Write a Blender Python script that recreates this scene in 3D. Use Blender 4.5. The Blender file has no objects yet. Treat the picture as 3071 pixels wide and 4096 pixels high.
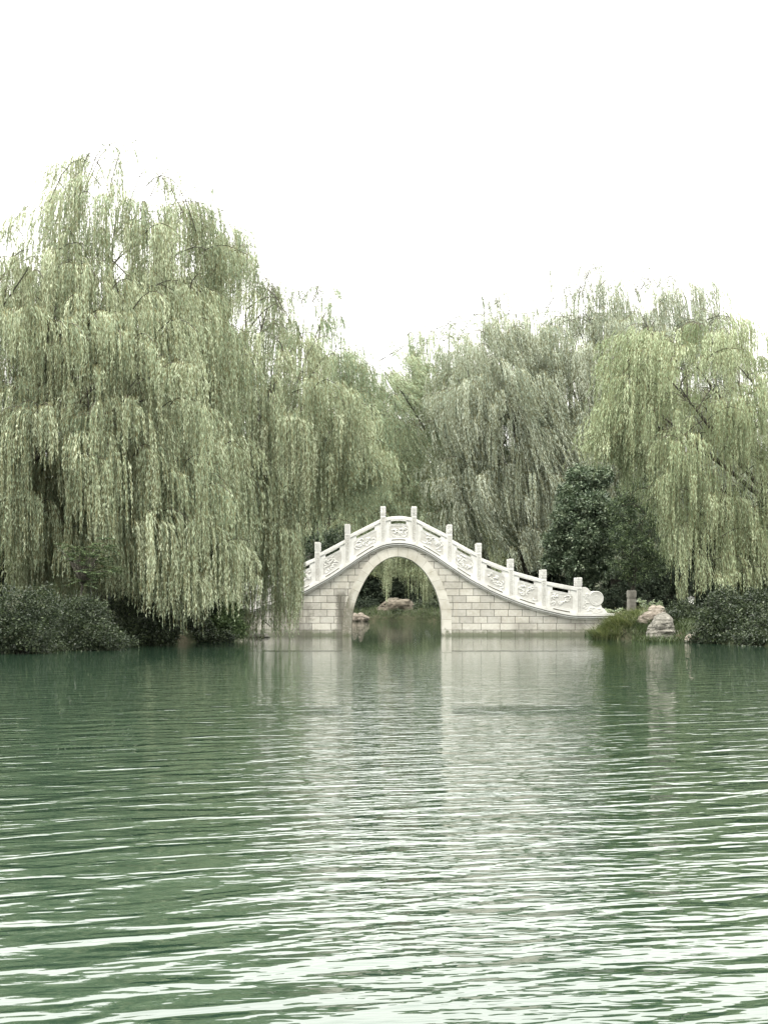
import bpy, bmesh, math, random
import numpy as np
from math import sin, cos, pi, radians, sqrt
from mathutils import Vector, noise as mnoise

random.seed(7)
rng = np.random.default_rng(11)
scene = bpy.context.scene
C = scene.collection

# ------------------------------------------------------------------ camera
F_SRC = 7350.0            # focal length in pixels of the 3071-wide photograph
CX, HY, CAMH = 1535.5, 2400.0, 1.36
cam_d = bpy.data.cameras.new('camera')
cam = bpy.data.objects.new('camera', cam_d)
C.objects.link(cam)
cam.location = (0, 0, CAMH)
cam.rotation_euler = (radians(90), 0, 0)
cam_d.sensor_fit = 'HORIZONTAL'
cam_d.sensor_width = 36.0
cam_d.lens = F_SRC / 3071 * 36.0
cam_d.shift_y = (HY - 2048) / 3071
cam_d.clip_start = 0.1
cam_d.clip_end = 3000
scene.camera = cam

# ------------------------------------------------------------------ world / sun / exposure
SUN_EL, SUN_AZ = radians(68), radians(205)     # azimuth clockwise from +Y
world = bpy.data.worlds.new('World')
scene.world = world
world.use_nodes = True
wt = world.node_tree
for n in list(wt.nodes): wt.nodes.remove(n)
w_out = wt.nodes.new('ShaderNodeOutputWorld')
w_bg = wt.nodes.new('ShaderNodeBackground'); w_bg.inputs['Strength'].default_value = 0.12
w_sky = wt.nodes.new('ShaderNodeTexSky'); w_sky.sky_type = 'NISHITA'; w_sky.sun_disc = False
w_sky.sun_elevation = SUN_EL; w_sky.sun_rotation = SUN_AZ; w_sky.dust_density = 6; w_sky.air_density = 1.5
w_tc = wt.nodes.new('ShaderNodeTexCoord')
w_sep = wt.nodes.new('ShaderNodeSeparateXYZ')
w_ramp = wt.nodes.new('ShaderNodeMapRange')      # overcast deck: brighter towards the zenith
w_ramp.inputs['From Min'].default_value = 0.0; w_ramp.inputs['From Max'].default_value = 1.0
w_ramp.inputs['To Min'].default_value = 10.5; w_ramp.inputs['To Max'].default_value = 47.0
w_pw = wt.nodes.new('ShaderNodeMath'); w_pw.operation = 'POWER'; w_pw.inputs[1].default_value = 1.15; w_pw.use_clamp = True
w_n = wt.nodes.new('ShaderNodeTexNoise'); w_n.inputs['Scale'].default_value = 2.2; w_n.inputs['Detail'].default_value = 4
w_nr = wt.nodes.new('ShaderNodeMapRange'); w_nr.inputs['To Min'].default_value = 0.93; w_nr.inputs['To Max'].default_value = 1.07
w_m = wt.nodes.new('ShaderNodeMath'); w_m.operation = 'MULTIPLY'
w_vm = wt.nodes.new('ShaderNodeVectorMath'); w_vm.operation = 'SCALE'; w_vm.inputs[0].default_value = (1.0, 0.995, 0.945)
w_mix = wt.nodes.new('ShaderNodeMix'); w_mix.data_type = 'RGBA'; w_mix.inputs['Factor'].default_value = 0.95
L = wt.links.new
L(w_tc.outputs['Generated'], w_sep.inputs[0]); L(w_sep.outputs['Z'], w_pw.inputs[0]); L(w_pw.outputs[0], w_ramp.inputs['Value'])
L(w_tc.outputs['Generated'], w_n.inputs['Vector']); L(w_n.outputs['Fac'], w_nr.inputs['Value'])
L(w_ramp.outputs[0], w_m.inputs[0]); L(w_nr.outputs[0], w_m.inputs[1]); L(w_m.outputs[0], w_vm.inputs['Scale'])
L(w_sky.outputs[0], w_mix.inputs['A']); L(w_vm.outputs[0], w_mix.inputs['B'])
L(w_mix.outputs['Result'], w_bg.inputs['Color']); L(w_bg.outputs[0], w_out.inputs[0])

sun_d = bpy.data.lights.new('sun', 'SUN'); sun_d.energy = 3.4; sun_d.angle = radians(11); sun_d.color = (1.0, 0.95, 0.86)
sun = bpy.data.objects.new('sun', sun_d); C.objects.link(sun)
sd = Vector((sin(SUN_AZ) * cos(SUN_EL), cos(SUN_AZ) * cos(SUN_EL), sin(SUN_EL)))
sun.rotation_euler = sd.to_track_quat('Z', 'Y').to_euler()
sun.location = (0, 0, 40)
vs = scene.view_settings
vs.view_transform = 'Standard'; vs.look = 'None'; vs.exposure = 0.55; vs.gamma = 1.0; vs.use_curve_mapping = False
scene.cycles.max_bounces = 6
scene.cycles.diffuse_bounces = 2
scene.cycles.glossy_bounces = 3
scene.cycles.transmission_bounces = 3

# ------------------------------------------------------------------ helpers
def P(sx, sy, Y):
    return ((sx - CX) * Y / F_SRC, Y, CAMH + (HY - sy) * Y / F_SRC)
def XA(sx, Y): return (sx - CX) * Y / F_SRC
def ZA(sy, Y): return CAMH + (HY - sy) * Y / F_SRC

class NT:
    def __init__(s, name, rough=0.8, spec=0.3):
        s.m = bpy.data.materials.new(name); s.m.use_nodes = True
        s.t = s.m.node_tree
        s.b = s.t.nodes['Principled BSDF']; s.out = s.t.nodes['Material Output']
        s.b.inputs['Roughness'].default_value = rough
        s.b.inputs['Specular IOR Level'].default_value = spec
    def n(s, typ, **kw):
        nd = s.t.nodes.new(typ)
        for k, v in kw.items():
            if k in nd.inputs: nd.inputs[k].default_value = v
            else: setattr(nd, k, v)
        return nd
    def l(s, a, b): s.t.links.new(a, b)
    def coord(s, scale=(1, 1, 1), rot=(0, 0, 0), loc=(0, 0, 0)):
        tc = s.n('ShaderNodeTexCoord'); mp = s.n('ShaderNodeMapping')
        mp.inputs['Scale'].default_value = scale; mp.inputs['Rotation'].default_value = rot; mp.inputs['Location'].default_value = loc
        s.l(tc.outputs['Object'], mp.inputs['Vector']); return mp.outputs[0]
    def noise(s, vec, scale, detail=4, rough=0.55):
        nd = s.n('ShaderNodeTexNoise'); nd.inputs['Scale'].default_value = scale; nd.inputs['Detail'].default_value = detail
        nd.inputs['Roughness'].default_value = rough
        s.l(vec, nd.inputs['Vector']); return nd.outputs['Fac']
    def ramp(s, fac, stops):
        r = s.n('ShaderNodeValToRGB'); e = r.color_ramp.elements
        while len(e) < len(stops): e.new(0.5)
        for el, (p, c) in zip(e, stops):
            el.position = p; el.color = (*c, 1) if len(c) == 3 else c
        s.l(fac, r.inputs[0]); return r.outputs[0]
    def mix(s, fac, a, b, mode='MIX'):
        m = s.n('ShaderNodeMix', data_type='RGBA', blend_type=mode)
        for val, key in ((fac, 'Factor'), (a, 'A'), (b, 'B')):
            if hasattr(val, 'links'): s.l(val, m.inputs[key])
            elif key == 'Factor': m.inputs[key].default_value = val
            else: m.inputs[key].default_value = (*val, 1)
        return m.outputs['Result']
    def math(s, op, a, b=None, clamp=False):
        m = s.n('ShaderNodeMath', operation=op); m.use_clamp = clamp
        for i, v in enumerate((a, b)):
            if v is None: continue
            if hasattr(v, 'links'): s.l(v, m.inputs[i])
            else: m.inputs[i].default_value = v
        return m.outputs[0]
    def bump(s, h, strength=0.3, dist=0.02, normal=None):
        b = s.n('ShaderNodeBump'); b.inputs['Strength'].default_value = strength; b.inputs['Distance'].default_value = dist
        s.l(h, b.inputs['Height'])
        if normal is not None: s.l(normal, b.inputs['Normal'])
        return b.outputs[0]

class MB:
    """collects shapes that end up as ONE mesh"""
    def __init__(s): s.v = []; s.f = []
    def add(s, vs, fs):
        o = len(s.v); s.v += [tuple(p) for p in vs]; s.f += [tuple(i + o for i in f) for f in fs]
    def box(s, x0, x1, y0, y1, z0, z1):
        s.add([(x0, y0, z0), (x1, y0, z0), (x1, y1, z0), (x0, y1, z0), (x0, y0, z1), (x1, y0, z1), (x1, y1, z1), (x0, y1, z1)],
              [(0, 3, 2, 1), (4, 5, 6, 7), (0, 1, 5, 4), (1, 2, 6, 5), (2, 3, 7, 6), (3, 0, 4, 7)])
    def prism(s, pts, y0, y1, side=True):
        """polygon (x,z) extruded in y, polygon counter-clockwise seen from -y"""
        n = len(pts)
        s.add([(x, y0, z) for x, z in pts] + [(x, y1, z) for x, z in pts],
              [tuple(range(n)), tuple(range(2 * n - 1, n - 1, -1))] + [(i, i + n, (i + 1) % n + n, (i + 1) % n) for i in range(n)])
    def tube(s, pts, rad, sides=6, caps=True):
        pts = [Vector(p) for p in pts]; n = len(pts); o = len(s.v)
        if not hasattr(rad, '__len__'): rad = [rad] * n
        up = Vector((0.13, 0.31, 0.94)).normalized()
        for i, p in enumerate(pts):
            t = (pts[min(i + 1, n - 1)] - pts[max(i - 1, 0)]).normalized()
            a = t.cross(up)
            if a.length < 0.05: a = t.cross(Vector((1, 0, 0)))
            a.normalize(); b = t.cross(a)
            for k in range(sides):
                q = p + (a * cos(2 * pi * k / sides) + b * sin(2 * pi * k / sides)) * rad[i]
                s.v.append(tuple(q))
        for i in range(n - 1):
            for k in range(sides):
                k2 = (k + 1) % sides
                s.f.append((o + i * sides + k, o + i * sides + k2, o + (i + 1) * sides + k2, o + (i + 1) * sides + k))
        if caps:
            s.f.append(tuple(o + k for k in range(sides))[::-1]); s.f.append(tuple(o + (n - 1) * sides + k for k in range(sides)))
    def build(s, name, mat, parent=None, smooth=False, bevel=0):
        me = bpy.data.meshes.new(name); me.from_pydata(s.v, [], s.f); me.update()
        bm = bmesh.new(); bm.from_mesh(me); bmesh.ops.recalc_face_normals(bm, faces=bm.faces); bm.to_mesh(me); bm.free()
        if smooth: me.polygons.foreach_set('use_smooth', [True] * len(me.polygons))
        me.materials.append(mat)
        o = bpy.data.objects.new(name, me); C.objects.link(o)
        if bevel:
            md = o.modifiers.new('bevel', 'BEVEL'); md.width = bevel; md.segments = 2; md.limit_method = 'ANGLE'
        if parent is not None: o.parent = parent; o.location = tuple(-a for a in parent.location)
        return o

def quad_mesh(name, V, Q, mat, parent=None, var=None, flat=True):
    """big mesh from numpy arrays"""
    me = bpy.data.meshes.new(name)
    nv, nf = len(V), len(Q); k = Q.shape[1]
    me.vertices.add(nv); me.vertices.foreach_set('co', np.ascontiguousarray(V, dtype=np.float32).ravel())
    me.loops.add(nf * k); me.loops.foreach_set('vertex_index', np.ascontiguousarray(Q, dtype=np.int32).ravel())
    me.polygons.add(nf); me.polygons.foreach_set('loop_start', np.arange(0, nf * k, k, dtype=np.int32))
    if var is not None:
        at = me.attributes.new('var', 'FLOAT', 'FACE'); at.data.foreach_set('value', var.astype(np.float32))
    me.update(calc_edges=True)
    if flat: me.polygons.foreach_set('use_smooth', np.zeros(nf, dtype=bool))
    me.materials.append(mat)
    o = bpy.data.objects.new(name, me); C.objects.link(o)
    if parent is not None: o.parent = parent; o.location = tuple(-a for a in parent.location)
    return o

def tag(o, label=None, cat=None, group=None, kind=None):
    if label: o['label'] = label
    if cat: o['category'] = cat
    if group: o['group'] = group
    if kind: o['kind'] = kind
    return o
def empty(name, loc):
    o = bpy.data.objects.new(name, None); C.objects.link(o); o.location = loc; o.empty_display_size = 0.3
    return o
def interp(pts, x):
    xs = [p[0] for p in pts]; ys = [p[1] for p in pts]
    return np.interp(x, xs, ys)

# ------------------------------------------------------------------ materials
def marble_mat(name, base, dirt, dirt_amt, brick=False, stain=None, row0=0.0):
    m = NT(name, rough=0.7, spec=0.25)
    co = m.coord()
    n1 = m.noise(co, 1.3, 6, 0.6); n2 = m.noise(co, 9.0, 5, 0.65)
    f = m.math('ADD', m.math('MULTIPLY', n1, 0.6), m.math('MULTIPLY', n2, 0.4))
    col = m.ramp(f, [(0.36, dirt), (0.36 + 0.22 * dirt_amt, base), (1.0, base)])
    grain = m.noise(co, 60, 3, 0.6)
    col = m.mix(0.10, col, m.ramp(grain, [(0.3, (0.25, 0.24, 0.22)), (0.7, (1, 1, 1))]), 'MULTIPLY')
    h = grain; nrm = m.bump(grain, 0.25, 0.01)
    if brick:
        tc = m.n('ShaderNodeTexCoord'); sp = m.n('ShaderNodeSeparateXYZ'); cb = m.n('ShaderNodeCombineXYZ')
        m.l(tc.outputs['Object'], sp.inputs[0])
        wob = m.noise(co, 2.0, 2)
        m.l(m.math('ADD', sp.outputs['X'], sp.outputs['Y']), cb.inputs['X'])
        m.l(m.math('ADD', m.math('ADD', sp.outputs['Z'], 5.24 * 1.0 + row0), m.math('MULTIPLY', wob, 0.012)), cb.inputs['Y'])
        bt = m.n('ShaderNodeTexBrick'); m.l(cb.outputs[0], bt.inputs['Vector'])
        bt.inputs['Scale'].default_value = 1; bt.inputs['Brick Width'].default_value = 0.53; bt.inputs['Row Height'].default_value = 0.262
        bt.inputs['Mortar Size'].default_value = 0.009; bt.inputs['Mortar Smooth'].default_value = 0.35; bt.inputs['Bias'].default_value = 0.0
        bt.offset = 0.5; bt.squash = 1.35; bt.squash_frequency = 3
        bt.inputs['Color1'].default_value = (0.82, 0.81, 0.79, 1); bt.inputs['Color2'].default_value = (1.06, 1.04, 1.0, 1)
        bt.inputs['Mortar'].default_value = (0.10, 0.09, 0.07, 1)
        col = m.mix(1.0, col, bt.outputs['Color'], 'MULTIPLY')
        nrm = m.bump(m.math('SUBTRACT', 1.0, bt.outputs['Fac']), 0.9, 0.02, nrm)
        # damp algae line at the water, and weathering streaks below the ledge
        st = m.noise(m.coord(scale=(3.2, 3.2, 0.5)), 1.0, 6, 0.65)
        zz = m.math('ADD', sp.outputs['Z'], m.math('MULTIPLY', m.math('SUBTRACT', m.noise(co, 3.5, 4), 0.5), 0.35))
        damp = m.n('ShaderNodeMapRange'); damp.inputs['From Min'].default_value = 0.09; damp.inputs['From Max'].default_value = 0.24
        damp.inputs['To Min'].default_value = 0.85; damp.inputs['To Max'].default_value = 0.0; m.l(zz, damp.inputs['Value'])
        col = m.mix(damp.outputs[0], col, (0.075, 0.085, 0.05))
        # the big stain left of the arch
        def spot(x0, w, z0, z1, amt):
            a = m.n('ShaderNodeMapRange', interpolation_type='SMOOTHSTEP'); m.l(m.math('ABSOLUTE', m.math('SUBTRACT', m.math('ADD', sp.outputs['X'], m.math('MULTIPLY', m.math('SUBTRACT', n2, 0.5), 0.5)), x0)), a.inputs['Value'])
            a.inputs['From Min'].default_value = w * 0.4; a.inputs['From Max'].default_value = w; a.inputs['To Min'].default_value = amt; a.inputs['To Max'].default_value = 0
            b = m.n('ShaderNodeMapRange', interpolation_type='SMOOTHSTEP'); m.l(m.math('ADD', sp.outputs['Z'], m.math('MULTIPLY', m.math('SUBTRACT', st, 0.5), 0.9)), b.inputs['Value'])
            b.inputs['From Min'].default_value = z0; b.inputs['From Max'].default_value = z1; b.inputs['To Min'].default_value = 1; b.inputs['To Max'].default_value = 0
            return m.math('MULTIPLY', a.outputs[0], b.outputs[0])
        sm = m.math('ADD', spot(-1.64, 0.26, 1.5, 1.9, 1.0), spot(-3.05, 0.42, 0.9, 1.5, 0.95), True)
        sm = m.math('ADD', sm, spot(-3.9, 0.5, 0.5, 1.2, 0.6), True)
        sm = m.math('ADD', sm, spot(5.3, 0.6, 0.35, 0.75, 0.45), True)
        sm = m.math('ADD', sm, spot(7.3, 0.5, 0.8, 1.2, 0.4), True)
        sm = m.math('MULTIPLY', sm, m.ramp(st, [(0.35, (0.35, 0.35, 0.35)), (0.6, (1, 1, 1))]))
        col = m.mix(sm, col, (0.085, 0.08, 0.065))
        sm2 = m.ramp(st, [(0.56, (0, 0, 0)), (0.75, (0.45, 0.45, 0.45))])
        col = m.mix(sm2, col, (0.30, 0.27, 0.20))
    m.l(col, m.b.inputs['Base Color']); m.l(nrm, m.b.inputs['Normal'])
    return m.m
M = {}
M['marble'] = marble_mat('white_marble', (0.55, 0.549, 0.532), (0.42, 0.415, 0.39), 1.0)
M['marble_dull'] = marble_mat('weathered_marble', (0.50, 0.49, 0.46), (0.24, 0.23, 0.19), 1.2)
M['wall'] = marble_mat('ashlar_blocks', (0.455, 0.448, 0.422), (0.31, 0.30, 0.265), 1.1, brick=True, row0=0.045)
M['ring'] = marble_mat('arch_stone', (0.58, 0.56, 0.51), (0.36, 0.34, 0.29), 1.0)
M['field'] = marble_mat('shade_toned_recess_stone', (0.42, 0.415, 0.395), (0.29, 0.28, 0.255), 1.0)  # recess shade put into the colour: darker backing makes the carving stand out
M['pillar'] = marble_mat('grey_granite', (0.28, 0.265, 0.235), (0.15, 0.14, 0.12), 1.0)

def ring_mat():
    m = NT('arch_stone_stained', 0.75, 0.2); co = m.coord()
    n1 = m.noise(co, 1.6, 6, 0.6); n2 = m.noise(co, 14, 5, 0.65)
    at = m.n('ShaderNodeAttribute'); at.attribute_name = 'var'
    col = m.ramp(n1, [(0.34, (0.34, 0.325, 0.28)), (0.55, (0.45, 0.44, 0.41))])
    col = m.mix(1.0, col, m.ramp(at.outputs['Fac'], [(0, (0.84, 0.83, 0.80)), (1, (1.04, 1.03, 1.0))]), 'MULTIPLY')
    sp = m.n('ShaderNodeSeparateXYZ'); tc = m.n('ShaderNodeTexCoord'); m.l(tc.outputs['Object'], sp.inputs[0])
    # algae stain on the left foot of the ring, and damp at the waterline
    a = m.math('LESS_THAN', sp.outputs['X'], -0.2)
    zz = m.math('ADD', sp.outputs['Z'], m.math('MULTIPLY', m.math('SUBTRACT', m.noise(co, 4.5, 5), 0.5), 0.9))
    xs = m.n('ShaderNodeMapRange'); m.l(m.math('ADD', sp.outputs['X'], m.math('MULTIPLY', m.math('SUBTRACT', n2, 0.5), 0.25)), xs.inputs['Value'])
    xs.inputs['From Min'].default_value = -1.36; xs.inputs['From Max'].default_value = -1.16; xs.inputs['To Min'].default_value = 1; xs.inputs['To Max'].default_value = 0.0
    zr = m.n('ShaderNodeMapRange'); m.l(zz, zr.inputs['Value']); zr.inputs['From Min'].default_value = 1.4; zr.inputs['From Max'].default_value = 2.0
    zr.inputs['To Min'].default_value = 0.85; zr.inputs['To Max'].default_value = 0
    zl = m.n('ShaderNodeMapRange'); m.l(zz, zl.inputs['Value']); zl.inputs['From Min'].default_value = 0.95; zl.inputs['From Max'].default_value = 1.3
    zl.inputs['To Min'].default_value = 0.8; zl.inputs['To Max'].default_value = 0
    st = m.math('MAXIMUM', m.math('MULTIPLY', zr.outputs[0], xs.outputs[0]), zl.outputs[0])
    st = m.math('MULTIPLY', m.math('MULTIPLY', st, a), m.ramp(n2, [(0.3, (0.5, 0.5, 0.5)), (0.5, (1, 1, 1))]))
    col = m.mix(st, col, (0.10, 0.095, 0.07))
    dr = m.n('ShaderNodeMapRange'); m.l(zz, dr.inputs['Value']); dr.inputs['From Min'].default_value = 0.02; dr.inputs['From Max'].default_value = 0.2
    dr.inputs['To Min'].default_value = 0.85; dr.inputs['To Max'].default_value = 0
    col = m.mix(dr.outputs[0], col, (0.08, 0.09, 0.055))
    m.l(col, m.b.inputs['Base Color']); m.l(m.bump(n2, 0.35, 0.015), m.b.inputs['Normal'])
    return m.m
M['ring'] = ring_mat()

def leaf_mat(name, c_dark, c_mid, c_light, trans=0.24, rough=0.55, spec=0.35):
    m = NT(name, rough, spec)
    at = m.n('ShaderNodeAttribute'); at.attribute_name = 'var'
    col = m.ramp(at.outputs['Fac'], [(0.0, c_dark), (0.5, c_mid), (1.0, c_light)])
    m.l(col, m.b.inputs['Base Color'])
    tr = m.n('ShaderNodeBsdfTranslucent'); m.l(m.mix(1.0, col, (1.0, 1.05, 0.8), 'MULTIPLY'), tr.inputs['Color'])
    mx = m.n('ShaderNodeMixShader'); mx.inputs[0].default_value = trans
    m.l(m.b.outputs[0], mx.inputs[1]); m.l(tr.outputs[0], mx.inputs[2]); m.l(mx.outputs[0], m.out.inputs['Surface'])
    return m.m
M['willow_warm'] = leaf_mat('willow_leaf_olive', (0.098, 0.133, 0.083), (0.222, 0.268, 0.171), (0.413, 0.450, 0.320))
M['willow_mid'] = leaf_mat('willow_leaf_green', (0.093, 0.135, 0.084), (0.197, 0.256, 0.164), (0.353, 0.408, 0.277))
M['willow_grey'] = leaf_mat('willow_leaf_silver', (0.129, 0.166, 0.125), (0.259, 0.299, 0.232), (0.452, 0.488, 0.409))
M['willow_bright'] = leaf_mat('willow_leaf_bright', (0.131, 0.175, 0.094), (0.253, 0.306, 0.183), (0.412, 0.461, 0.314))
M['dark_leaf'] = leaf_mat('evergreen_leaf', (0.029, 0.046, 0.028), (0.066, 0.094, 0.055), (0.176, 0.211, 0.138), 0.15, 0.45, 0.35)
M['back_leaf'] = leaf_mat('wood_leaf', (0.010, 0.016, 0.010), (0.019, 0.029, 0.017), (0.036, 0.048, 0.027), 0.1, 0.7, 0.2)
M['pine_leaf'] = leaf_mat('podocarp_leaf', (0.04, 0.065, 0.03), (0.08, 0.12, 0.05), (0.17, 0.23, 0.10), 0.25)
M['podo'] = leaf_mat('podocarp_needle', (0.012, 0.022, 0.012), (0.035, 0.056, 0.025), (0.15, 0.20, 0.09), 0.2)
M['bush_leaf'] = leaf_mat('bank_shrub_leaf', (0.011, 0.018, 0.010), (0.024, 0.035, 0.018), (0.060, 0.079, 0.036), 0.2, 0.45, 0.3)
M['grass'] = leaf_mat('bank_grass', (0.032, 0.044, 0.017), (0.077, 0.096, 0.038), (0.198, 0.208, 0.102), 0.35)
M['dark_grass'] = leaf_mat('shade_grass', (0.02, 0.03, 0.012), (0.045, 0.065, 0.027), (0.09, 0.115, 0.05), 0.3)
M['pale_leaf'] = leaf_mat('pale_leaf', (0.12, 0.16, 0.09), (0.22, 0.27, 0.17), (0.40, 0.44, 0.33), 0.3, 0.35, 0.5)

def bark_mat(name, a, b):
    m = NT(name, 0.9, 0.15); f = m.noise(m.coord(scale=(6, 6, 1.2)), 3, 6, 0.65)
    m.l(m.ramp(f, [(0.3, a), (0.7, b)]), m.b.inputs['Base Color']); m.l(m.bump(f, 0.8, 0.04), m.b.inputs['Normal']); return m.m
M['bark'] = bark_mat('willow_bark', (0.03, 0.028, 0.022), (0.085, 0.08, 0.066))
M['twig'] = bark_mat('willow_twig', (0.10, 0.10, 0.05), (0.18, 0.17, 0.09))

def rock_mat(name, a, b, c):
    m = NT(name, 0.85, 0.2); co = m.coord()
    st = m.noise(m.coord(scale=(0.6, 0.6, 7)), 1.6, 7, 0.65); n = m.noise(co, 5, 6, 0.65)
    f = m.math('ADD', m.math('MULTIPLY', st, 0.6), m.math('MULTIPLY', n, 0.4))
    m.l(m.ramp(f, [(0.36, a), (0.5, b), (0.64, c)]), m.b.inputs['Base Color'])
    m.l(m.bump(f, 0.9, 0.08), m.b.inputs['Normal']); return m.m
M['rock'] = rock_mat('layered_rock', (0.035, 0.034, 0.029), (0.105, 0.10, 0.086), (0.23, 0.22, 0.195))
M['rock_red'] = rock_mat('reddish_rock', (0.05, 0.042, 0.034), (0.115, 0.098, 0.08), (0.20, 0.18, 0.155))
M['rock_pink'] = rock_mat('pinkish_rock', (0.09, 0.075, 0.06), (0.20, 0.175, 0.145), (0.33, 0.30, 0.26))
M['rock_brown'] = rock_mat('brown_rock', (0.035, 0.03, 0.022), (0.075, 0.065, 0.05), (0.14, 0.12, 0.095))

def ground_mat():
    m = NT('bank_soil_and_grass', 0.95, 0.1); co = m.coord()
    f = m.noise(co, 0.9, 8, 0.65); g = m.noise(co, 12, 5, 0.7)
    c = m.ramp(f, [(0.35, (0.016, 0.016, 0.010)), (0.5, (0.024, 0.030, 0.015)), (0.6, (0.042, 0.042, 0.026)), (0.72, (0.085, 0.072, 0.052))])
    c = m.mix(0.5, c, m.ramp(g, [(0.3, (0.4, 0.4, 0.4)), (0.7, (1.3, 1.3, 1.2))]), 'MULTIPLY')
    m.l(c, m.b.inputs['Base Color']); m.l(m.bump(g, 0.8, 0.08), m.b.inputs['Normal']); return m.m
M['ground'] = ground_mat()

def water_mat():
    m = NT('lake_water', 0.005, 0.5)
    m.b.inputs['IOR'].default_value = 1.52
    m.b.inputs['Base Color'].default_value = (0.015, 0.032, 0.020, 1)
    tc = m.n('ShaderNodeTexCoord')
    def layer(sx, sy, rot, scale, detail, rough, dist=0.0):
        mp = m.n('ShaderNodeMapping', vector_type='TEXTURE'); mp.inputs['Rotation'].default_value = (0, 0, radians(rot)); mp.inputs['Scale'].default_value = (1 / sx, 1 / sy, 1)
        m.l(tc.outputs['Object'], mp.inputs['Vector'])
        nd = m.n('ShaderNodeTexNoise'); nd.noise_dimensions = '2D'
        nd.inputs['Scale'].default_value = scale; nd.inputs['Detail'].default_value = detail; nd.inputs['Roughness'].default_value = rough
        nd.inputs['Distortion'].default_value = dist
        m.l(mp.outputs[0], nd.inputs['Vector']); return nd.outputs['Fac']
    sp = m.n('ShaderNodeSeparateXYZ'); m.l(tc.outputs['Object'], sp.inputs[0])
    big = layer(0.42, 1.0, 30, 2.7, 2.2, 0.5, 0.45)       # low waves running obliquely to the view
    mid = layer(0.45, 1.0, 22, 5.0, 2.0, 0.55, 0.3)
    fine = layer(0.5, 1.0, 8, 9.0, 2.0, 0.5)
    def rng_(val, a, b, c, d):
        r = m.n('ShaderNodeMapRange', interpolation_type='SMOOTHSTEP'); m.l(val, r.inputs['Value'])
        r.inputs['From Min'].default_value = a; r.inputs['From Max'].default_value = b; r.inputs['To Min'].default_value = c; r.inputs['To Max'].default_value = d
        return r.outputs[0]
    near = rng_(sp.outputs['Y'], 14, 60, 1.0, 0.05)           # the breeze reaches the near half of the lake
    # a ruffled lane in the middle
    lane = rng_(m.math('ABSOLUTE', m.math('DIVIDE', m.math('SUBTRACT', sp.outputs['X'], 0.4), m.math('ADD', m.math('MULTIPLY', sp.outputs['Y'], 0.085), 0.4))), 0.35, 1.3, 1.0, 0.30)
    nearfine = rng_(sp.outputs['Y'], 30, 66, 1.0, 0.12)
    h = m.math('ADD', m.math('MULTIPLY', m.math('MULTIPLY', big, near), 0.035), m.math('MULTIPLY', m.math('MULTIPLY', mid, near), m.math('ADD', m.math('MULTIPLY', lane, 0.009), 0.005)))
    h = m.math('ADD', h, m.math('MULTIPLY', m.math('MULTIPLY', m.math('MULTIPLY', fine, nearfine), lane), 0.011))
    b = m.n('ShaderNodeBump'); b.inputs['Strength'].default_value = 1.0; b.inputs['Distance'].default_value = 1.0
    m.l(h, b.inputs['Height']); m.l(b.outputs[0], m.b.inputs['Normal'])
    return m.m
M['water'] = water_mat()

# ------------------------------------------------------------------ terrain and water
# shoreline: land where land(x, y) > 0
LEFT_EDGE = [(-5, -40), (20, -34), (35, -17), (44, -11.2), (49, -8.4), (55, -7.6), (57.5, -6.9), (59.0, -5.8), (62, -5.1), (66, -5.2), (69, -6.0), (71.5, -7.5), (76, -4.6), (100, -4.3), (113, -4.0)]   # (y, x)
RIGHT_EDGE = [(-5, 42), (20, 36), (40, 18), (54, 11.0), (58, 10.0), (60.6, 9.0), (61.6, 8.6), (63.2, 7.7), (66, 7.6), (70, 8.0), (72, 7.5), (76, 4.6), (100, 4.4), (113, 4.8)]
def land_h(x, y):
    le = interp(LEFT_EDGE, y); re = interp(RIGHT_EDGE, y)
    d = np.maximum(le - x, x - re)
    far = (y - 115.5)
    d = np.where(y > 108, np.maximum(d, far), d)
    return d
def terr_z(x, y):
    d = land_h(x, y)
    z = np.where(d > 0, 0.12 + 0.55 * (1 - np.exp(-d / 0.9)) + 0.02 * np.minimum(d, 40), -0.15 + np.maximum(d, -3) * 0.5)
    z = np.where((d > 0) & (d < 0.25), -0.05 + d * 1.2, z)
    # small mound on the far shore behind the arch
    z += np.where(d > 0, 0.30 * np.exp(-((x - 1.0) / 1.6) ** 2 - ((y - 118.5) / 2.0) ** 2), 0)
    z += np.where(d > 0, 0.45 * np.exp(-((x - 6.2) / 3.0) ** 2 - ((y - 119) / 2.6) ** 2), 0)
    z += np.where(y > 122, (y - 122) * 0.03, 0)
    return z
def tz(x, y): return float(terr_z(np.array([float(x)]), np.array([float(y)]))[0])

gx = np.concatenate([np.linspace(-900, -60, 12), np.linspace(-50, -14, 28), np.linspace(-13.7, 13.7, 150), np.linspace(14, 50, 28), np.linspace(60, 900, 12)])
gy = np.concatenate([np.linspace(-300, 0, 8), np.linspace(4, 44, 24), np.linspace(44.5, 76, 150), np.linspace(77, 112, 40), np.linspace(112.4, 126, 50), np.linspace(130, 240, 18), np.linspace(300, 2500, 8)])
GX, GY = np.meshgrid(gx, gy)
GZ = terr_z(GX, GY)
bumpn = np.sin(GX * 2.1 + np.sin(GY * 1.7) * 1.3) * np.sin(GY * 2.4 + np.cos(GX * 1.1)) * 0.05
GZ = np.where(land_h(GX, GY) > 0.2, GZ + bumpn, GZ)
V = np.stack([GX.ravel(), GY.ravel(), GZ.ravel()], 1)
nx, ny = len(gx), len(gy)
ii = (np.arange(ny - 1)[:, None] * nx + np.arange(nx - 1)[None, :]).ravel()
Q = np.stack([ii, ii + 1, ii + nx + 1, ii + nx], 1)
g = quad_mesh('ground', V, Q, M['ground'], flat=False); tag(g, kind='structure')
g.data.polygons.foreach_set('use_smooth', [True] * len(g.data.polygons))
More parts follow.
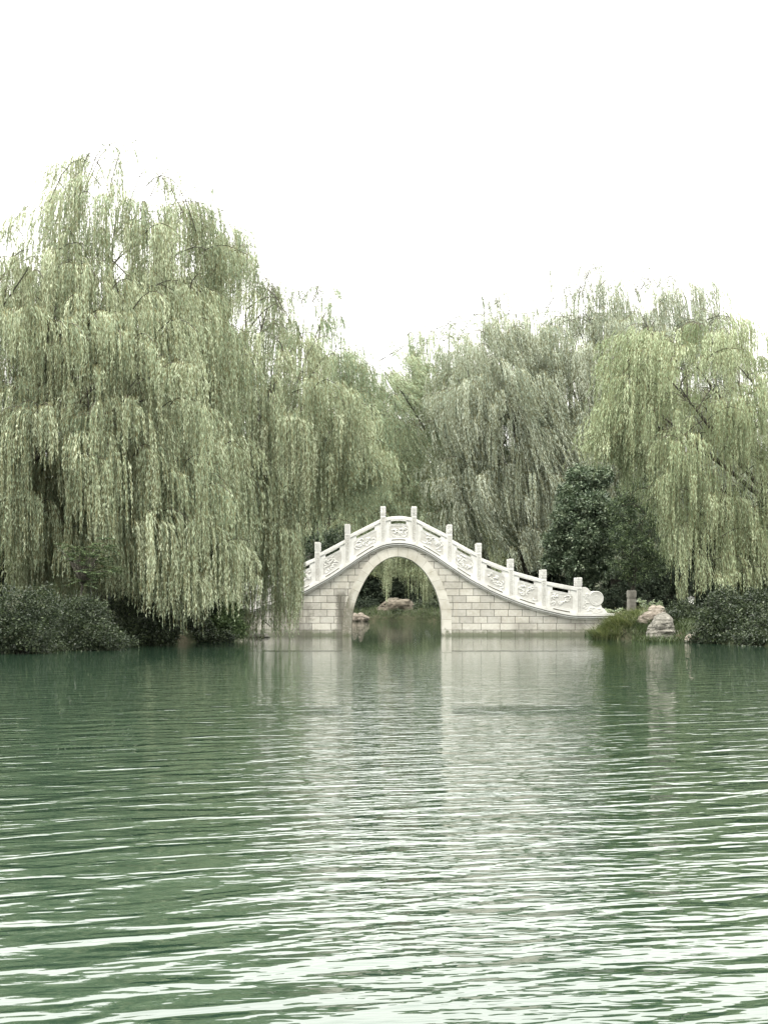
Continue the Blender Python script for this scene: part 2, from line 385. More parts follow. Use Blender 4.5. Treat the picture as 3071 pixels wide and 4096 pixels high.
w = MB(); w.add([(-300, -100, 0), (300, -100, 0), (300, 119, 0), (-300, 119, 0)], [(0, 1, 2, 3)])
wo = w.build('water', M['water']); tag(wo, kind='structure')

# ------------------------------------------------------------------ the stone bridge
BY = 70.0; BW = 1.12           # front face and width
SC = BY / F_SRC
def bx(sx): return (sx - CX) * SC
def bz(sy): return CAMH + (HY - sy) * SC
CEN = 1594.0
PROFILE = [(0, 2186), (40, 2189), (77, 2200), (120, 2222), (164, 2250), (206, 2279), (246, 2306), (285, 2331), (332, 2356), (371, 2378), (425, 2401), (478, 2422), (531, 2440), (584, 2454), (637, 2467), (683, 2476), (723, 2479), (862, 2479)]
_pd = np.array([p[0] for p in PROFILE], float); _ps = np.array([p[1] for p in PROFILE], float)
def prof_s(sx):
    d = abs(sx - CEN)
    s = sum(np.interp(abs(d + k), _pd, _ps) for k in (-14, -7, 0, 7, 14)) / 5
    return float(s)
def prof(sx): return bz(prof_s(sx))
INTR = [(1405, 2600), (1405, 2541), (1406, 2498), (1412, 2445), (1421, 2410), (1430, 2384), (1447, 2346), (1470, 2305), (1496, 2272), (1529, 2245), (1562, 2230), (1600, 2226), (1645, 2241), (1680, 2268), (1704, 2295), (1733, 2344), (1749, 2382), (1761, 2430), (1766, 2475), (1767, 2543), (1767, 2600)]
EXTR = [(1368, 2600), (1368, 2541), (1371, 2490), (1378, 2445), (1388, 2402), (1400, 2366), (1414, 2335), (1441, 2287), (1470, 2247), (1512, 2211), (1555, 2193), (1603, 2188), (1655, 2200), (1700, 2234), (1738, 2280), (1770, 2336), (1789, 2387), (1801, 2432), (1805, 2475), (1806, 2543), (1806, 2600)]
def resample(pts, n):
    p = np.array(pts, float); t = np.arange(len(p)); 
    # Catmull-Rom
    out = []
    for u in np.linspace(0, len(p) - 1, n):
        i = min(int(u), len(p) - 2); f = u - i
        p0, p1, p2, p3 = p[max(i - 1, 0)], p[i], p[i + 1], p[min(i + 2, len(p) - 1)]
        out.append(0.5 * ((2 * p1) + (-p0 + p2) * f + (2 * p0 - 5 * p1 + 4 * p2 - p3) * f * f + (-p0 + 3 * p1 - 3 * p2 + p3) * f ** 3))
    return np.array(out)
NR = 121
I_, E_ = resample(INTR, NR), resample(EXTR, NR)
bridge = empty('stone_bridge', (bx(CEN), BY + BW / 2, 0))
tag(bridge, 'white stone humpback bridge with one tall arch and carved balustrades over the lake', 'bridge')

# spandrel wall: front and back faces above the arch ring, ends
SX0, SX1 = 732, 2452
ws = MB()
ext_x = E_[:, 0]; ext_y = E_[:, 1]
def ext_top(sx):
    if sx <= 1369 or sx >= 1805: return None
    # outer curve crossing
    best = None
    for k in range(NR - 1):
        a, b = E_[k], E_[k + 1]
        if (a[0] - sx) * (b[0] - sx) <= 0 and abs(a[0] - b[0]) > 1e-6:
            y = a[1] + (b[1] - a[1]) * (sx - a[0]) / (b[0] - a[0])
            if best is None or y < best: best = y
    return best
xsamp = sorted(set(list(np.arange(SX0, 1368, 16.0)) + [1368.5] + list(np.arange(1369.5, 1806, 6.0)) + [1805.5] + list(np.arange(1814, SX1, 16.0)) + [float(SX1)]))
cols = []
for sx in xsamp:
    e = ext_top(sx)
    cols.append((bx(sx), prof(sx), -1.2 if e is None else min(bz(e) - 0.10, prof(sx) - 0.02)))
for (x0, t0, l0), (x1, t1, l1) in zip(cols, cols[1:]):
    for y in (BY, BY + BW):
        ws.add([(x0, y, l0), (x1, y, l1), (x1, y, t1), (x0, y, t0)], [(0, 1, 2, 3)])
for x, t in ((cols[0][0], cols[0][1]), (cols[-1][0], cols[-1][1])):
    ws.add([(x, BY, -1.2), (x, BY + BW, -1.2), (x, BY + BW, t), (x, BY, t)], [(0, 1, 2, 3)])
wall = ws.build('wall', M['wall'], bridge)

# arch ring: voussoirs with open joints, one mesh, proud of the wall
VO = []; NV = 24
seg_pts = [(I_[k], E_[k]) for k in range(NR)]
rv, rf, rvar = [], [], []
arc = np.concatenate([[0], np.cumsum(np.hypot(*(np.diff((I_ + E_) / 2, axis=0).T)))])
cuts = np.linspace(arc[0], arc[-1], NV + 1)
def at_arc(s):
    return np.array([np.interp(s, arc, I_[:, 0]), np.interp(s, arc, I_[:, 1])]), np.array([np.interp(s, arc, E_[:, 0]), np.interp(s, arc, E_[:, 1])])
J = 0.4
for k in range(NV):
    ss = np.linspace(cuts[k] + J, cuts[k + 1] - J, 5); v = random.random()
    yo = BY - 0.025 - random.random() * 0.006; yb = BY + BW + 0.025
    o = len(rv)
    for s in ss:
        a, b = at_arc(s)
        for p in (a, b):
            rv.append((bx(p[0]), yo, bz(p[1]))); rv.append((bx(p[0]), yb, bz(p[1])))
    for j in range(4):
        a = o + j * 4; b = a + 4     # a: in-front, in-back, out-front, out-back
        rf += [(a, b, b + 2, a + 2), (a + 1, a + 3, b + 3, b + 1), (a, a + 1, b + 1, b), (a + 2, b + 2, b + 3, a + 3)]; rvar += [v] * 4
    rf += [(o, o + 2, o + 3, o + 1), (o + 16, o + 17, o + 19, o + 18)]; rvar += [v] * 2
# mortar core set back behind the joints
core = MB()
for k in range(NR - 1):
    a0, a1 = I_[k], I_[k + 1]; e0, e1 = E_[k], E_[k + 1]
    def q(p, c, y): 
        d = (c - p); d = d / np.hypot(*d); pp = p + d * 1.2; return (bx(pp[0]), y, bz(pp[1]))
    y0, y1 = BY - 0.008, BY + BW + 0.008
    vs_ = [q(a0, e0, y0), q(a1, e1, y0), q(e1, a1, y0), q(e0, a0, y0), q(a0, e0, y1), q(a1, e1, y1), q(e1, a1, y1), q(e0, a0, y1)]
    core.add(vs_, [(0, 1, 2, 3), (7, 6, 5, 4), (0, 4, 5, 1), (3, 2, 6, 7)])
mort_shade = NT('mortar_and_gap_shade', 0.95, 0.1); mort_shade.b.inputs['Base Color'].default_value = (0.13, 0.12, 0.10, 1)  # ring mortar; also paints the shade in ledge gaps and panel feet
mort_shade.l(mort_shade.ramp(mort_shade.noise(mort_shade.coord(), 8), [(0.3, (0.08, 0.075, 0.06)), (0.7, (0.2, 0.19, 0.16))]), mort_shade.b.inputs['Base Color'])
ring = quad_mesh('arch_ring', np.array(rv), np.array(rf), M['ring'], bridge, np.array(rvar))
core.build('joint', mort_shade.m, ring).location = (0, 0, 0)

# ledge under the balustrade: lower moulding, strip, slab -- follows the hump, both sides
def band(mb, s0, s1, off0, off1, y0, y1, step=8.0):
    """strip between profile+off0 and profile+off1 (metres above the wall top)"""
    n = max(1, int(round((s1 - s0) / step))); xs = np.linspace(s0, s1, n + 1)
    o = len(mb.v)
    for sx in xs:
        z = prof(sx)
        mb.v += [(bx(sx), y0, z + off0), (bx(sx), y1, z + off0), (bx(sx), y1, z + off1), (bx(sx), y0, z + off1)]
    for k in range(n):
        a = o + 4 * k; b = a + 4
        mb.f += [(a, b, b + 3, a + 3), (a + 1, a + 2, b + 2, b + 1), (a + 3, b + 3, b + 2, a + 2), (a, a + 1, b + 1, b)]
    mb.f += [(o, o + 3, o + 2, o + 1), (o + 4 * n, o + 4 * n + 1, o + 4 * n + 2, o + 4 * n + 3)]
lm, ls, lj = MB(), MB(), MB()
for side in (0, 1):
    def yy(pro, back):
        return (BY - pro, BY + back) if side == 0 else (BY + BW - back, BY + BW + pro)
    a, b = yy(0.055, 0.2); band(lm, SX0 - 2, SX1 + 1, 0.0, 0.050, a, b); a, b = yy(-0.02, 0.2); band(lj, SX0 - 2, SX1 + 1, 0.050, 0.064, a, b)
    a, b = yy(0.10, 0.2); band(ls, SX0 - 6, SX1 + 4, 0.066, 0.106, a, b)
    a, b = yy(-0.03, 0.2); band(lj, SX0 - 4, SX1 + 2, 0.108, 0.134, a, b)
    a, b = yy(0.125, 0.34)
    cuts_ = [SX0 - 8] + [CEN + s * d for s in (-1,) for d in (712, 590, 470, 385, 260, 140, 66)] + [CEN + d for d in (66, 140, 260, 385, 470, 590, 712)] + [SX1 + 6]
    for c0, c1 in zip(cuts_, cuts_[1:]): band(ls, c0 + 0.35, c1 - 0.35, 0.136, 0.236, a, b)
lm.build('ledge_moulding', M['marble_dull'], bridge)
lj.build('ledge_gap_shade', mort_shade.m, bridge)  # shadow lines of the ledge gaps, painted as dark bands
ls.build('ledge_slab', M['marble'], bridge)
dk = MB(); band(dk, SX0 - 2, SX1 + 2, 0.06, 0.20, BY + 0.345, BY + BW - 0.345, 10)
dk.build('deck', M['marble_dull'], bridge)
LEDGE = 0.236
def base_z(sx): return prof(sx) + LEDGE

# balustrade
POSTS = [(1532, 2025), (1656, 2025), (1798, 2098), (1915, 2172), (2044, 2235), (2175, 2278), (2317, 2310),
         (1389, 2096), (1269, 2168), (1147, 2233), (1015, 2277), (874, 2309)]
POSTS.sort()
RAIL = {  # rail top heights at the two ends of each bay to the right of the crown
    0: (2070, 2070), 1: (2076, 2138), 2: (2159, 2212), 3: (2232, 2275), 4: (2285, 2316), 5: (2326, 2349)}
PW = 0.098     # half width of a post
def make_post(sx, sy, y):
    x = bx(sx); zt = bz(sy); zb = base_z(sx) - 0.03
    b = MB()
    b.box(x - PW, x + PW, y - PW, y + PW, zb, zt - 0.36)
    # raised border round the carved strip on the shaft, both faces
    for fy, s in ((y - PW, -1), (y + PW, 1)):
        f0, f1 = fy, fy + s * 0.012
        ya, yb_ = min(f0, f1), max(f0, f1)
        b.box(x - PW + 0.004, x - PW + 0.030, ya, yb_, zb + 0.05, zt - 0.40)
        b.box(x + PW - 0.030, x + PW - 0.004, ya, yb_, zb + 0.05, zt - 0.40)
        b.box(x - PW + 0.031, x + PW - 0.031, ya, yb_, zt - 0.43, zt - 0.40)
        zc = zb + 0.12
        while zc < zt - 0.5:
            th = random.random() * 6; r = 0.032
            pts = [(x + r * cos(th + t) * (1 - t / 8), fy + s * 0.004, zc + r * 1.2 * sin(th + t) * (1 - t / 8)) for t in np.linspace(0, 4.6, 8)]
            b.tube(pts, 0.009, 4); zc += 0.075
    post = b.build('balustrade_post', M['marble'], bridge)
    p2 = MB(); p2.box(x - PW + 0.031, x + PW - 0.031, y - PW - 0.003, y + PW + 0.003, zb + 0.06, zt - 0.432)
    p2.build('carved_strip', M['field'], post).location = (0, 0, 0)
    c = MB(); PC = PW + 0.006
    c.box(x - PW + 0.012, x + PW - 0.012, y - PW + 0.012, y + PW - 0.012, zt - 0.36, zt - 0.335)
    zs = [(-0.335, -0.315, PC), (-0.315, -0.30, PC - 0.012), (-0.30, -0.235, PC - 0.002), (-0.235, -0.22, PC - 0.012), (-0.22, -0.16, PC), (-0.16, -0.145, PC - 0.012),
          (-0.145, -0.085, PC - 0.002), (-0.085, -0.07, PC - 0.012), (-0.07, -0.015, PC), (-0.015, 0.0, PC - 0.014)]
    for z0, z1, h in zs: c.box(x - h, x + h, y - h, y + h, zt + z0, zt + z1)
    for k in range(9):   # cloud carving on the cap
        th = random.random() * 6.28; cx_ = x + random.uniform(-0.06, 0.06); cz_ = zt - random.uniform(0.05, 0.29)
        for s in (-1, 1):
            c.tube([(cx_ + 0.03 * cos(th + t), y + s * (PC + 0.002), cz_ + 0.022 * sin(th + t)) for t in np.linspace(0, 3.6, 6)], 0.008, 4)
    cp = c.build('post_cap', M['marble'], post); cp.location = (0, 0, 0)
    return post
YF, YB = BY + 0.10, BY + BW - 0.10
for y in (YF, YB):
    for sx, sy in POSTS: make_post(sx, sy, y)

def scrolls(mb, region, y, s, n, seed):
    """relief of clouds and leaves: random scrolls pressed on the face"""
    r = random.Random(seed); (u0, u1) = region[0]; zlo, zhi = region[1], region[2]
    for k in range(n):
        u = r.uniform(0.08, 0.92); v = r.uniform(0.1, 0.9)
        x = u0 + (u1 - u0) * u; z = zlo(x) + (zhi(x) - zlo(x)) * v
        R = r.uniform(0.045, 0.12); th = r.uniform(0, 6.28); d = r.choice((-1, 1)); turns = r.uniform(2.2, 5.2)
        pts = []
        for t in np.linspace(0, turns, 12):
            rr = R * (1 - 0.75 * t / turns)
            px = x + rr * cos(th + d * t) * 1.25; pz = z + rr * sin(th + d * t)
            px = min(max(px, u0 + 0.02), u1 - 0.02); pz = min(max(pz, zlo(px) + 0.02), zhi(px) - 0.02)
            pts.append((px, y + s * 0.002, pz))
        rad = [0.012 + 0.014 * sin(pi * i / 11) for i in range(12)]
        mb.tube(pts, rad, 5)

def make_panel(sa, sb, ra, rb, y, crown=False, seed=0):
    """one balustrade bay: a slab with an open slot, handrail on top, relief on both faces"""
    x0, x1 = bx(sa) + PW * 0.98, bx(sb) - PW * 0.98
    inv = lambda x: x / SC + CX
    def top(x):
        t = (x - x0) / (x1 - x0); z = bz(ra + (rb - ra) * t)
        if crown: z += 0.055 * sin(pi * t)
        return z
    def bot(x): return base_z(inv(x))
    n = 14; xs = np.linspace(x0, x1, n + 1)
    H = 0.066; TH = 0.055
    b = MB()
    def strip(xa, xb, f0, f1, hy, mb=b, steps=None):
        k = steps or max(1, int(round((xb - xa) / (x1 - x0) * n))); q = np.linspace(xa, xb, k + 1); o = len(mb.v)
        for x in q: mb.v += [(x, y - hy, f0(x)), (x, y + hy, f0(x)), (x, y + hy, f1(x)), (x, y - hy, f1(x))]
        for i in range(k):
            a = o + 4 * i; c = a + 4
            mb.f += [(a, c, c + 3, a + 3), (a + 1, a + 2, c + 2, c + 1), (a + 3, c + 3, c + 2, a + 2), (a, a + 1, c + 1, c)]
        mb.f += [(o, o + 3, o + 2, o + 1), (o + 4 * k, o + 4 * k + 1, o + 4 * k + 2, o + 4 * k + 3)]
    Wd = x1 - x0
    sl0, sl1 = x0 + Wd * 0.20, x1 - Wd * 0.20
    T = lambda d: (lambda x: top(x) - d)
    Bt = lambda d: (lambda x: bot(x) + d)
    # slab: body up to the slot, cheeks either side of the slot, foot with a low opening
    strip(x0, x1, Bt(0.05), T(0.300), TH)
    strip(x0, sl0, T(0.300), T(0.14), TH); strip(sl1, x1, T(0.300), T(0.14), TH)
    strip(x0, x0 + Wd * 0.22, Bt(-0.01), Bt(0.05), TH); strip(x1 - Wd * 0.22, x1, Bt(-0.01), Bt(0.05), TH)
    strip(sl0 - 0.03, sl1 + 0.03, T(0.312), T(0.286), TH + 0.012)
    fo = MB(); strip(x0 + Wd * 0.22, x1 - Wd * 0.22, Bt(-0.005), Bt(0.05), TH - 0.03, fo)  # added dark strip: paints the shade in the low opening
    # raised frame round the field
    fx0, fx1 = x0 + Wd * 0.115, x1 - Wd * 0.115
    flo, fhi = Bt(0.13), T(0.345)
    fw = 0.022
    for s in (-1, 1):
        def fstrip(xa, xb, f0, f1, steps=None):
            yc = y + s * (TH + 0.004); k = steps or 8; q = np.linspace(xa, xb, k + 1); o = len(b.v)
            for x in q: b.v.extend([(x, yc - 0.008, f0(x)), (x, yc + 0.008, f0(x)), (x, yc + 0.008, f1(x)), (x, yc - 0.008, f1(x))])
            for i in range(k):
                a = o + 4 * i; c = a + 4
                b.f.extend([(a, c, c + 3, a + 3), (a + 1, a + 2, c + 2, c + 1), (a + 3, c + 3, c + 2, a + 2), (a, a + 1, c + 1, c)])
            b.f.extend([(o, o + 3, o + 2, o + 1), (o + 4 * k, o + 4 * k + 1, o + 4 * k + 2, o + 4 * k + 3)])
        cut = 0.05
        fstrip(fx0 + cut, fx1 - cut, lambda x: fhi(x) - fw, fhi)
        fstrip(fx0 + cut, fx1 - cut, flo, lambda x: flo(x) + fw)
        fstrip(fx0, fx0 + fw, lambda x: flo(x) + cut, lambda x: fhi(x) - cut, 1)
        fstrip(fx1 - fw, fx1, lambda x: flo(x) + cut, lambda x: fhi(x) - cut, 1)
        for (xa, za, xb, zb) in ((fx0 + fw / 2, fhi(fx0) - cut, fx0 + cut, fhi(fx0 + cut) - fw / 2), (fx1 - fw / 2, fhi(fx1) - cut, fx1 - cut, fhi(fx1 - cut) - fw / 2),
                                 (fx0 + fw / 2, flo(fx0) + cut, fx0 + cut, flo(fx0 + cut) + fw / 2), (fx1 - fw / 2, flo(fx1) + cut, fx1 - cut, flo(fx1 - cut) + fw / 2)):
            b.tube([(xa, y + s * (TH + 0.002), za), (xb, y + s * (TH + 0.002), zb)], 0.011, 4)
    pn = b.build('balustrade_panel', M['marble'], bridge)
    fp = MB()
    strip(fx0 + 0.012, fx1 - 0.012, lambda x: flo(x) + 0.012, lambda x: fhi(x) - 0.012, TH + 0.004, fp, 10)
    fo.build('foot_shade_strip', mort_shade.m, pn).location = (0, 0, 0)
    fl = fp.build('carved_field', M['field'], pn); fl.location = (0, 0, 0)
    r = MB()
    strip(x0, x1, T(0.138), T(0.0), 0.082, r, n)
    hr = r.build('handrail', M['marble'], pn, bevel=0.012); hr.location = (0, 0, 0)
    c = MB()
    for s in (-1, 1):
        scrolls(c, ((fx0 + fw, fx1 - fw), lambda x: flo(x) + fw, lambda x: fhi(x) - fw), y + s * (TH + 0.004), s, 17, seed * 2 + s)
    cv = c.build('carving', M['marble'], pn); cv.location = (0, 0, 0)
sxs = [p[0] for p in POSTS]
mid = len(POSTS) // 2    # 12 posts -> bays 0..10, crown bay = 5
for y in (YF, YB):
    for i in range(11):
        k = i - 5
        ra, rb = RAIL[abs(k)]
        if k < 0: ra, rb = rb, ra
        make_panel(sxs[i], sxs[i + 1], ra, rb, y, crown=(k == 0), seed=i * 7 + int(y * 10) % 3)

def drum_stone(sgn, y):
    """end stone: drum on a scrolled foot"""
    sx = lambda d: CEN + sgn * d
    d0 = 733 if sgn > 0 else 730
    out = [(d0, 2455.5), (d0, 2349), (748, 2349), (757, 2354), (762, 2360)]
    cx_, cy_, R = 790.5, 2394.0, 29.5
    for a in np.linspace(-125, 55, 20): out.append((cx_ + R * cos(radians(a)), cy_ + R * sin(radians(a))))
    out += [(810, 2422), (814, 2431), (824, 2437), (832, 2448), (838, 2455.5)]
    pts = [(bx(sx(a)), bz(b)) for a, b in out]
    pts = [(x, z) for x, z in pts][::(-1 if sgn > 0 else 1)]
    b = MB(); b.prism(pts, y - 0.06, y + 0.06)
    o = b.build('drum_stone', M['marble'], bridge, bevel=0.01)
    c = MB()
    X, Z = bx(sx(cx_)), bz(cy_)
    for s in (-1, 1):
        yy = y + s * 0.062
        for rr, tr in ((0.262, 0.020), (0.205, 0.014), (0.10, 0.010)):
            c.tube([(X + rr * cos(t), yy, Z + rr * sin(t)) for t in np.linspace(0, 2 * pi, 33)], tr, 6, False)
        for k in range(9):
            th = k * 2 * pi / 9
            c.tube([(X + (0.05 + 0.13 * t) * cos(th + t * 1.1), yy, Z + (0.05 + 0.13 * t) * sin(th + t * 1.1)) for t in np.linspace(0, 1, 6)], 0.010, 4)
        scrolls(c, ((min(bx(sx(736)), bx(sx(764))), max(bx(sx(736)), bx(sx(764)))), lambda x: bz(2449), lambda x: bz(2362)), y + s * 0.06, s, 10, 5 + s)
        scrolls(c, ((min(bx(sx(760)), bx(sx(818))), max(bx(sx(760)), bx(sx(818)))), lambda x: bz(2452), lambda x: bz(2427)), y + s * 0.06, s, 9, 9 + s)
    cv = c.build('carving', M['marble'], o); cv.location = (0, 0, 0)
for y in (YF, YB):
    drum_stone(1, y); drum_stone(-1, y)

# ------------------------------------------------------------------ foliage generators
def rand_unit(n):
    v = rng.normal(size=(n, 3)); return v / np.linalg.norm(v, axis=1, keepdims=True)
def kites(P0, D, L_, W_, curl=0.0):
    """lance-shaped leaves: base P0, direction D, length, width"""
    n = len(P0)
    side = np.cross(D, rand_unit(n)); side /= (np.linalg.norm(side, axis=1, keepdims=True) + 1e-9)
    L_ = L_[:, None]; W_ = W_[:, None]
    mid_ = P0 + D * L_ * 0.42
    V = np.empty((n, 4, 3)); V[:, 0] = P0; V[:, 1] = mid_ + side * W_ * 0.5; V[:, 2] = P0 + D * L_; V[:, 3] = mid_ - side * W_ * 0.5
    return V
def kite_mesh(name, V, var, mat, parent):
    n = len(V); Q = np.arange(n * 4).reshape(n, 4)
    return quad_mesh(name, V.reshape(-1, 3), Q, mat, parent, var)

def limb_path(a, b, sag=0.0, wob=0.3, n=7, rs=None):
    rs = rs or random
    a = Vector(a); b = Vector(b); d = b - a; pts = []
    w1 = Vector((rs.uniform(-1, 1), rs.uniform(-1, 1), 0)) * wob
    for i in range(n):
        t = i / (n - 1)
        p = a + d * t + w1 * sin(pi * t) + Vector((0, 0, sag * sin(pi * t)))
        pts.append(p)
    return pts

def willow(label, trunk, Y, top, bot, ry, mat, dens=1.0, wind=0.0, leaf=0.14, width=0.023, spacing=0.056, group=None, lean_z=None, wisps=14, slen=(1.4, 4.2), layers=1.0, seed=1, tone=0.0, seg=14, ragged=0.8):
    """top/bot: outline of the crown in photo pixels at its own distance Y; ry: its half depth in metres"""
    global rng
    rng = np.random.default_rng(seed); rs = random.Random(seed)
    tx, ty = trunk; base = (tx, ty, tz(tx, ty) - 0.1)
    root = empty('willow_tree', base)
    tag(root, label, 'tree', group)
    topx = [XA(p[0], Y) for p in top]; topz = [ZA(p[1], Y) for p in top]
    botx = [XA(p[0], Y) for p in bot]; botz = [ZA(p[1], Y) for p in bot]
    x0, x1 = topx[0], topx[-1]; rx = (x1 - x0) / 2; xc = (x0 + x1) / 2
    zc = np.interp(xc, topx, topz) * 0.55
    # boughs: domed bundles of sprays, layered over the crown; plus loose sprays that fill in
    area = (x1 - x0) * (np.mean(topz) - np.mean(botz))
    nb = int(area * 1.25 * dens * layers); per = 7
    ns_loose = int(area * 2.4 * dens)
    nt_ = nb + ns_loose
    u = rng.uniform(-1, 1, nt_)
    bxs = xc + rx * u
    dy = rng.uniform(-1, 1, nt_); dy = np.sign(dy) * np.abs(dy) ** 0.6
    edge = np.sqrt(np.clip(1 - 0.85 * u ** 2, 0.08, 1)); bys = Y + ry * dy * edge
    tp = np.interp(bxs, topx, topz); bt = np.interp(bxs, botx, botz)
    zt = bt + (tp - bt) * (0.55 + 0.45 * np.sqrt(np.clip(1 - (dy * 0.92) ** 2, 0, 1)))
    h = np.concatenate([rng.uniform(0, 1, nb) ** 1.35, rng.uniform(0, 1, ns_loose) ** 1.5])
    bys = Y + (bys - Y) * (1.0 - 0.85 * h)      # the crown overhangs: lower boughs sit further in
    bzs = zt - 0.15 - h * (zt - bt - 0.9)
    bhd = np.stack([bxs - xc, (bys - Y) * 1.0 - 0.6], 1) / max(rx, 1) + rng.normal(size=(nt_, 2)) * 0.35
    bhd /= np.linalg.norm(bhd, axis=1, keepdims=True)
    blen = rng.uniform(slen[0], slen[1], nt_)
    btone = rng.normal(0, 0.13, nt_)
    j = np.concatenate([np.repeat(np.arange(nb), per), np.arange(nb, nt_)]); ns = len(j)
    inb = j < nb; size = rng.uniform(0.22, 0.5, nt_)[j]
    oxy = rng.normal(size=(ns, 2)) * (size * inb)[:, None]
    xs = bxs[j] + oxy[:, 0]; ys = bys[j] + oxy[:, 1]
    q2 = (oxy ** 2).sum(1) / (size ** 2 + 1e-6)
    zs = bzs[j] - 0.16 * q2 * size + rng.normal(0, 0.06, ns)
    zs = np.minimum(zs, np.interp(xs, topx, topz) - 0.05)
    surf = h[j] < 0.12
    hd = bhd[j] + rng.normal(size=(ns, 2)) * 0.5
    hd /= np.linalg.norm(hd, axis=1, keepdims=True)
    Ls = rng.uniform(0.4, 1.3, ns); rise = rng.uniform(0.05, 0.35, ns); drop = rng.uniform(0.1, 0.6, ns)
    nst = rng.integers(seg - 6, seg + 4, ns)
    tone_s = btone[j] + rng.normal(0, 0.06, ns)
    # wisps: long thin shoots over the crown
    k = wisps
    ux = rng.uniform(-0.9, 0.9, k); wx = xc + rx * ux; wz = np.interp(wx, topx, topz) - 0.5
    wy = Y + rng.uniform(-0.5, 0.5, k) * ry
    xs = np.concatenate([xs, wx]); ys = np.concatenate([ys, wy]); zs = np.concatenate([zs, wz])
    hd = np.concatenate([hd, np.stack([np.where(rng.random(k) < .5, -1, 1) * 0.9 + wind * 3, rng.normal(size=k) * .4], 1)])
    Ls = np.concatenate([Ls, rng.uniform(0.7, 1.5, k)]); rise = np.concatenate([rise, rng.uniform(0.5, 1.1, k)]); drop = np.concatenate([drop, rng.uniform(0, 0.3, k)])
    nst = np.concatenate([nst, rng.integers(5, 9, k)]); tone_s = np.concatenate([tone_s, rng.normal(0, .1, k)])
    ln_s = np.concatenate([blen[j] * rng.uniform(0.8, 1.1, ns) * (1 - 0.10 * np.minimum(q2, 3)), rng.uniform(0.4, 1.1, k)]); ln_s[:ns][surf] *= 0.75
    NSP = len(xs)
    fnoise = np.concatenate([(np.abs(rng.normal(0, ragged, nt_)) - 0.15)[j], rng.uniform(0, 1, k)])
    # strands
    idx = np.repeat(np.arange(NSP), nst); N = len(idx)
    uu = rng.uniform(0.15, 1.0, N)
    Hd = np.concatenate([hd[idx], np.zeros((N, 1))], 1); perp = np.stack([-Hd[:, 1], Hd[:, 0], np.zeros(N)], 1)
    o = np.stack([xs[idx], ys[idx], zs[idx]], 1)
    lat = rng.normal(0, 0.09, N); stone = rng.normal(0, 0.14, N)
    p0 = o + Hd * (Ls[idx] * uu)[:, None] + perp * lat[:, None]
    p0[:, 2] += rise[idx] * 4 * uu * (1 - uu * 0.7) * 0.6 - drop[idx] * uu ** 2
    ln = ln_s[idx] * rng.uniform(0.55, 1.08, N) * (1.05 - 0.35 * np.abs(lat) / 0.3).clip(0.4, 1.05)
    # the curtain stops at the fringe
    fr = np.interp(p0[:, 0], botx, botz) + rng.normal(0, 0.16, N) + fnoise[idx]
    ln = np.minimum(ln, np.maximum((p0[:, 2] - fr) / (1 + 0.0), 0.25))
    ok = p0[:, 2] > fr + 0.1
    p0, ln, idx, Hd, stone = p0[ok], ln[ok], idx[ok], Hd[ok], stone[ok]; N = len(ln)
    b0 = rng.uniform(0.05, 0.3, N); wv = rng.uniform(0, 6.28, N); wa = rng.uniform(0.0, 0.05, N)
    wd = wind * (1 + rng.normal(0, 0.25, N)) * (0.7 + 0.6 * np.sin(p0[:, 0] * 1.3 + p0[:, 2] * 0.8 + seed))
    def pos(i, s):
        p = p0[i].copy()
        p += Hd[i] * (b0[i] * (1 - np.exp(-s / 0.35)))[:, None]
        p[:, 0] += wa[i] * np.sin(s * 1.7 + wv[i]) + wd[i] * s * (0.55 + 0.2 * s)
        p[:, 1] += wa[i] * np.cos(s * 1.5 + wv[i])
        p[:, 2] -= s - b0[i] * 0.5 * (1 - np.exp(-s / 0.35)) - 0.12 * np.abs(wd[i]) * s * s
        return p
    nl = np.maximum((ln / spacing).astype(int), 3)
    i = np.repeat(np.arange(N), nl); M_ = len(i)
    s = rng.uniform(0, 1, M_) * ln[i]
    pp = pos(i, s); ahead = pos(i, s + 0.05) - pp; ahead /= np.linalg.norm(ahead, axis=1, keepdims=True)
    D = ahead * 0.9 + rand_unit(M_) * 0.30; D /= np.linalg.norm(D, axis=1, keepdims=True)
    tip = 1 - 0.45 * (s / ln[i]) ** 3
    Lf = leaf * rng.uniform(0.7, 1.25, M_) * tip; Wf = width * rng.uniform(0.75, 1.2, M_)
    pp += rng.normal(0, 0.012, (M_, 3))
    var = (0.5 + tone + tone_s[idx[i]] + stone[i] + rng.normal(0, 0.09, M_) + 0.10 * (s / ln[i])).clip(0, 1)
    kite_mesh('crown', kites(pp, D, Lf, Wf), var, mat, root)
    # strand stems as thin ribbons
    K = 4; ts = np.linspace(0, 1, K)
    rows = [pos(np.arange(N), ln * t * 0.97) for t in ts]
    V = []
    wr = 0.0045
    for r in rows: V.append(r - [wr, 0, 0]); V.append(r + [wr, 0, 0])
    V = np.stack(V, 1).reshape(-1, 3); b_ = np.arange(N)[:, None] * 2 * K
    Q = np.concatenate([b_ + np.array([[2 * k, 2 * k + 1, 2 * k + 3, 2 * k + 2]]) for k in range(K - 1)], 0)
    quad_mesh('hanging_twigs', V, Q, M['twig'], root)
    # trunk and limbs
    tr = MB(); fork = Vector((tx + (xc - tx) * 0.35, ty + (Y - ty) * 0.4, base[2] + (np.mean(topz) - base[2]) * 0.34))
    tp_ = limb_path(base, fork, 0, 0.25, 7, rs); tr.tube(tp_, [0.34, 0.27, 0.24, 0.22, 0.21, 0.2, 0.2], 10)
    tr.build('trunk', M['bark'], root, smooth=True)
    lb = MB()
    nlim = 9
    ends = []
